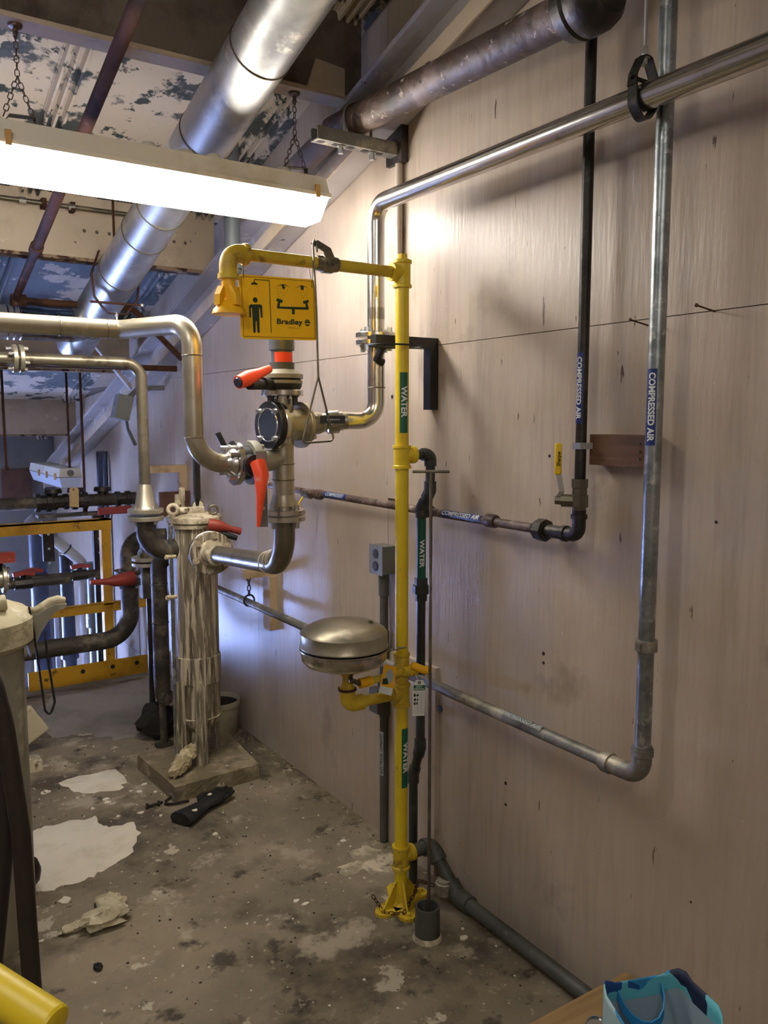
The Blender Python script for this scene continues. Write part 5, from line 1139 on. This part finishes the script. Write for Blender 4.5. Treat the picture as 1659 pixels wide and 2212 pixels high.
solo(floor_poly([(742, 1838), (790, 1822), (845, 1848), (860, 1880), (830, 1890), (790, 1878), (735, 1888), (725, 1872), (770, 1858)], h=.002, seed=15, jit=.02), 'dust_patch', 'plaster_metal', 'whitish crumbly deposit on the floor beside the yellow standpipe foot', 'deposit')
# crumbs along the wall foot and over the floor: too many to count
def crumbs(name, label, spots, m):
    b = MB(); rnd = random.Random(99)
    for (x, y, r) in spots:
        vs = [V((x+r*rnd.uniform(.6, 1.2)*math.cos(a), y+r*rnd.uniform(.6, 1.2)*math.sin(a), 0)) for a in (0, 1.25, 2.5, 3.8, 5.0)]; top = V((x, y, r*rnd.uniform(.5, 1.0)))
        b.add(vs+[top], [(0, 1, 5), (1, 2, 5), (2, 3, 5), (3, 4, 5), (4, 0, 5), (4, 3, 2, 1, 0)])
    return solo(b, name, m, label, 'debris', smooth=0, kind='stuff')
rd = random.Random(5)
crumbs('wall_debris', 'crumbly dirt collected along the foot of the wall', [(-.012-abs(rd.gauss(0, .045)), rd.uniform(1.5, 5.3), rd.uniform(.004, .012)) for _ in range(420)], 'slab_concrete')
crumbs('floor_crumbs', 'tiny white plaster crumbs scattered over the concrete floor', [(rd.uniform(-1.25, -.1), rd.uniform(1.5, 4.6), rd.uniform(.002, .006)) for _ in range(190)], 'plaster')
crumbs('dark_crumbs', 'tiny dark crumbs scattered over the concrete floor', [(rd.uniform(-1.25, -.1), rd.uniform(1.5, 4.6), rd.uniform(.002, .006)) for _ in range(150)], 'black_scrap')
# crumpled rag
p = W(225, 1998, z=0)
b = crumple((p.x, p.y, 0), (.085, .05, .05), 11); b2_ = crumple((p.x+.045, p.y+.09, 0), (.05, .05, .04), 12); b.add(b2_.v, b2_.f); b3_ = crumple((p.x-.09, p.y+.02, 0), (.05, .025, .025), 13); b.add(b3_.v, b3_.f)
solo(b, 'crumpled_rag', 'dirty_white', 'crumpled stiff plaster-white rag on the floor', 'rag')
p = W(212, 2092, z=0); solo(crumple((p.x, p.y, 0), (.013, .02, .014), 21), 'dark_scrap', 'black_scrap', 'tiny dark scrap on the floor below the rag', 'scrap')
p = W(340, 1742, z=0); b = MB()
for k in range(7):
    rnd = random.Random(k); a = rnd.uniform(0, 6); q = V((p.x+rnd.uniform(-.06, .06), p.y+rnd.uniform(-.03, .03), .006))
    b.tube([q, q+V((math.cos(a)*.05, math.sin(a)*.03, .006)), q+V((math.cos(a)*.09, math.sin(a)*.02, 0))], .005, 6)
solo(b, 'root_scrap', 'black_scrap', 'tangle of dark fibrous scrap beside the slab corner', 'scrap')
# rubber glove
def ell_tube(pts, rs, sq=.5, n=12):
    b = MB().tube(pts, rs, n)
    z0 = min(q.z for q in pts)
    b.v = [V((q.x, q.y, .004+max(0, (q.z)*sq))) for q in b.v]; return b
g0 = W(390, 1783, z=0); g1 = W(465, 1735, z=0); g2 = W(488, 1725, z=0); ax = (g1-g0).normalized(); sd = V((-ax.y, ax.x, 0))
def gp(s, o): return g0+ax*s+sd*o+V((0, 0, .045))
L_ = (g1-g0).length
b = ell_tube([gp(-.0, 0), gp(.02, 0), gp(L_*.4, 0), gp(L_*.65, .0), gp(L_*.82, .0), gp(L_, 0), gp(L_+.03, 0)], [.056, .058, .044, .036, .044, .050, .044])
for o, ln, r in ((-.040, .085, .0125), (-.0135, .105, .0135), (.0135, .10, .0135), (.039, .08, .0115)):
    f_ = ell_tube([gp(L_+.0, o), gp(L_+ln*.5, o*1.08), gp(L_+ln*.9, o*.95), gp(L_+ln, o*.9)], [r, r, r*.9, r*.5], .62); b.add(f_.v, f_.f)
f_ = ell_tube([gp(L_*.74, .03), gp(L_*.84, .055), gp(L_*.98, .06), gp(L_*1.06, .05)], [.016, .016, .014, .008], .6); b.add(f_.v, f_.f)
GL = thing('rubber_glove', g1, 'long black rubber glove lying on the floor before the slab', 'glove')
part(b, 'glove', 'black_rubber', GL)
for s, o in ((.02, .02), (.06, -.03), (L_*.9, .01)):
    q = gp(s, o); n = 8; rnd = random.Random(int(s*1000))
    part(MB().prism([V((q.x+.016*rnd.uniform(.5, 1)*math.cos(2*math.pi*k/n), q.y+.012*rnd.uniform(.5, 1)*math.sin(2*math.pi*k/n), .046)) for k in range(n)], (0, 0, .004)), 'plaster_splash', 'plaster', GL, smooth=0)

# ================================================================ LEFT FOREGROUND
# left vessel with a lid and a cast handle
tcx, tcy = -1.515, 2.62
TR = W(42, 1550, y=tcy).x-tcx+.02
t = thing('left_vessel', (tcx, tcy, 0), 'grey plaster-dusted vessel with a cream lid at the left edge', 'vessel')
zl0 = Zv(tcx+TR*.6, tcy, 1392)
part(MB().lathe((tcx, tcy, 0.0), (0, 0, 1), [(0, TR*.5), (.1, TR*.55), (.14, TR*.9), (.25, TR), (zl0, TR)], 40), 'shell', 'tank_grey', t)
part(MB().lathe((tcx, tcy, zl0), (0, 0, 1), [(0, TR+.006), (.02, TR+.03), (.085, TR+.03), (.11, TR+.01), (.14, TR*.6), (.15, TR*.2)], 40), 'lid', 'dirty_white', t)
e0 = V((tcx+TR+.012, tcy-.05, zl0+.055)); hs = .72
def he_(x, z, y=0.): return e0+V((x*hs, y, z*hs))
lug = part(MB().prism([he_(-.03, .06), he_(.0, -.13), he_(.045, -.03), he_(.10, .045), he_(.145, .06), he_(.15, .075), he_(.10, .078), he_(.03, .045)], (0, .04, 0)), 'clamp_arm', 'tank_grey', t, smooth=0)
part(MB().tube([he_(-.03, .06, .02), he_(.03, .05, .02), he_(.09, .085, .02), he_(.12, .09, .02), he_(.148, .085, .02)], [.018, .016, .015, .015, .010], 12), 'handle_crust', 'dirty_white', lug)
kn = V((W(8, 1290, y=tcy-.1).x, tcy-.1, Zv(tcx+.2, tcy-.1, 1288)))
part(MB().lathe(kn+V((-.05, 0, -.01)), (1, 0, .1), [(0, .016), (.03, .016), (.032, .024), (.055, .022)], 14), 'knob', 'dirty_white', t)
part(MB().tube(path([e0+V((.0, -.005, .06)), e0+V((.01, -.005, -.02)), e0+V((.022, -.01, -.16)), e0+V((.03, -.01, -.26)), e0+V((.045, -.005, -.28)), e0+V((.06, -.005, -.24)), e0+V((.045, -.005, -.1)), e0+V((.04, -.005, -.02))], .02, 4), .0035, 6), 'cord', 'black_rubber', t)
# pump end at the foot of the vessel
pm = W(62, 1935, z=0); pc_ = V((pm.x, pm.y+.03, .075))
t = thing('pump_end', (pc_.x, pc_.y, 0), 'dark rounded pump end with a wire ring on the floor at the left', 'pump')
part(MB().lathe(pc_+V((-.22, .0, 0)), (1, 0, 0), [(0, .06), (.1, .06), (.105, .07), (.18, .075), (.23, .065), (.26, .04), (.27, .01)], 24), 'casing', 'black_iron', t)
part(MB().torus(pc_+V((-.01, -.02, .09)), (.4, 1, 0), .02, .003, 16, 6), 'wire_ring', 'tarnished', t)
part(MB().bb((pc_.x-.16, pc_.y-.05, 0), (pc_.x-.04, pc_.y+.05, .02)), 'foot', 'black_iron', t, smooth=0)
# pale tray leaning on a brick
p = W(60, 1640, z=0)
t = thing('plastic_tray', (p.x-.05, p.y, 0), 'dusty cream plastic panel leaning beside the left vessel', 'panel')
c0 = W(75, 1600, y=p.y); Mx = Matrix.Rotation(.5, 3, 'Y')
b = MB().box((p.x-.01, p.y+.05, .14), (.20, .03, .17), Matrix.Rotation(-.55, 3, 'Y')); o = part(b, 'panel', 'dirty_white', t, smooth=0); m_ = o.modifiers.new('bevel', 'BEVEL'); m_.width = .012; m_.segments = 3
p = W(58, 1668, z=0)
solo(MB().bb((p.x-.11, p.y-.02, 0), (p.x+.07, p.y+.08, .05)), 'dirty_brick', 'plaster_metal', 'dark plaster-splashed brick beside the left vessel', 'brick', smooth=0)
# dark hoses / bars
for k, (pts, r, lab) in enumerate(((((-30, 1420), (10, 1570), (45, 1800), (62, 2000), (72, 2180)), .019, 'thick dark curved hose nearest the left edge, right one'), (((-60, 1560), (2, 1640), (12, 1760), (-4, 1980), (-30, 2200)), .022, 'thick dark curved hose at the very left edge'))):
    P = [W(u_, v_, y=1.75+.06*k) for u_, v_ in pts]
    # smooth with rounded corners, foot on the floor
    foot = V((P[-1].x+.01, P[-1].y, .0)); P = [V((tcx-.06-.05*k, tcy-TR+.01, .98-.12*k)), V((tcx-.08-.05*k, 2.0, 1.06-.12*k))]+P[:-1]+[P[-1], foot]
    solo(MB().tube(path(P, .5, 8), r, 16), 'dark_hose', 'hose', lab, 'hose')
# yellow rail end
a = W(-90, 2085, y=1.15); c = W(112, 2215, y=1.02)
t = thing('yellow_rail', (c.x, c.y, c.z), 'yellow painted steel tube end in the lower left corner', 'rail')
d = (c-a).normalized()
part(MB().tube([a-d*.35, c], .026, 24), 'tube', 'yellow_paint', t); part(MB().lathe(c, d, [(0, .026), (.004, .024), (.006, .018)], 24), 'end_cap', 'yellow_paint', t)
part(MB().tube([a-d*.34, V((a.x-.3, a.y+.25, 0))], .026, 18), 'post', 'yellow_paint', t)

# ================================================================ RIGHT FOREGROUND
zp = .14
t = thing('wooden_pallet', (-.2, 1.0, 0), 'low wooden pallet beneath the blue bag by the wall', 'pallet')
yy = W(1370, 2083, x=-.012).y
y_e = 1.455
for k in range(6):
    y1_ = y_e-.185*k; part(MB().bb((-.60 if k else -.55, y1_-.172, zp-.02), (-.008, y1_, zp)), 'plank', 'pallet_wood', t, smooth=0)
for x in (-.55, -.30, -.06): part(MB().bb((x-.03, y_e-1.08, 0), (x+.03, y_e-.01, zp-.02)), 'runner', 'pallet_wood', t, smooth=0)
# tote bag
bcx, bcy = -.372, 1.062; t = thing('tote_bag', (bcx, bcy, zp), 'open blue tote bag with a triangle pattern on the pallet', 'bag')
def rr(w, l, r, n=5):
    out = []
    for sx, sy_, a0 in ((1, 1, 0), (-1, 1, 90), (-1, -1, 180), (1, -1, 270)):
        for k in range(n):
            a = math.radians(a0+90*k/(n-1)); out.append((sx*(w/2-r)+r*math.cos(a), sy_*(l/2-r)+r*math.sin(a)))
    return out
ang = Matrix.Rotation(-.35, 3, 'Z'); rings = []
for z, s, r in ((0, .82, .02), (.1, .95, .03), (.21, 1.0, .04), (.285, 1.0, .05), (.30, 1.0, .05)):
    rings.append([V((bcx, bcy, zp+z))+ang @ V((x*s, y*s, .012*math.sin(3*i*.35) if z > .29 else 0)) for i, (x, y) in enumerate(rr(.215, .195, .05))])
def loft(rings, cap0=True):
    b = MB(); n = len(rings[0]); vs = [p for r in rings for p in r]
    fs = [(i*n+k, i*n+(k+1) % n, (i+1)*n+(k+1) % n, (i+1)*n+k) for i in range(len(rings)-1) for k in range(n)]
    if cap0: fs.append(tuple(range(n)))
    return b.add(vs, fs)
o = part(loft(rings), 'bag_body', 'tote', t); m_ = o.modifiers.new('solid', 'SOLIDIFY'); m_.thickness = .003
inn = [[V((bcx, bcy, p.z))+(p-V((bcx, bcy, p.z)))*.955 for p in r] for r in rings]; inn[0] = [p+V((0, 0, .01)) for p in inn[0]]
inn[-1] = [p-V((0, 0, .045)) for p in inn[-1]]; inn[-2] = [p-V((0, 0, .05)) for p in inn[-2]]
part(loft(inn), 'lining', 'tote_lining', t)
for s in (-1, 1):
    pts = []
    base = V((bcx, bcy, zp+.285)); 
    for k in range(9):
        a = math.pi*k/8; pts.append(base+ang @ V((-.055*math.cos(a), s*.088-s*.05*math.sin(a), -.02-.05*math.sin(a))))
    part(MB().strip(pts, ang @ V((.0, .0, .024)), .003), 'handle', 'tote_blue', t)
cp_ = W(1290, 2215, z=zp+.1); cpos = V((cp_.x-.01, cp_.y-.01, zp))
t = thing('drink_can', cpos, 'blue and silver drink can half hidden beside the tote bag', 'can')
part(MB().lathe(cpos, (0, 0, 1), [(0, .024), (.008, .033), (.1, .033)], 24), 'can_body', 'can_blue', t); part(MB().lathe(cpos+V((0, 0, .1)), (0, 0, 1), [(0, .033), (.012, .027), (.016, .028), (.016, .025), (.012, .024)], 24), 'can_top', 'can', t)
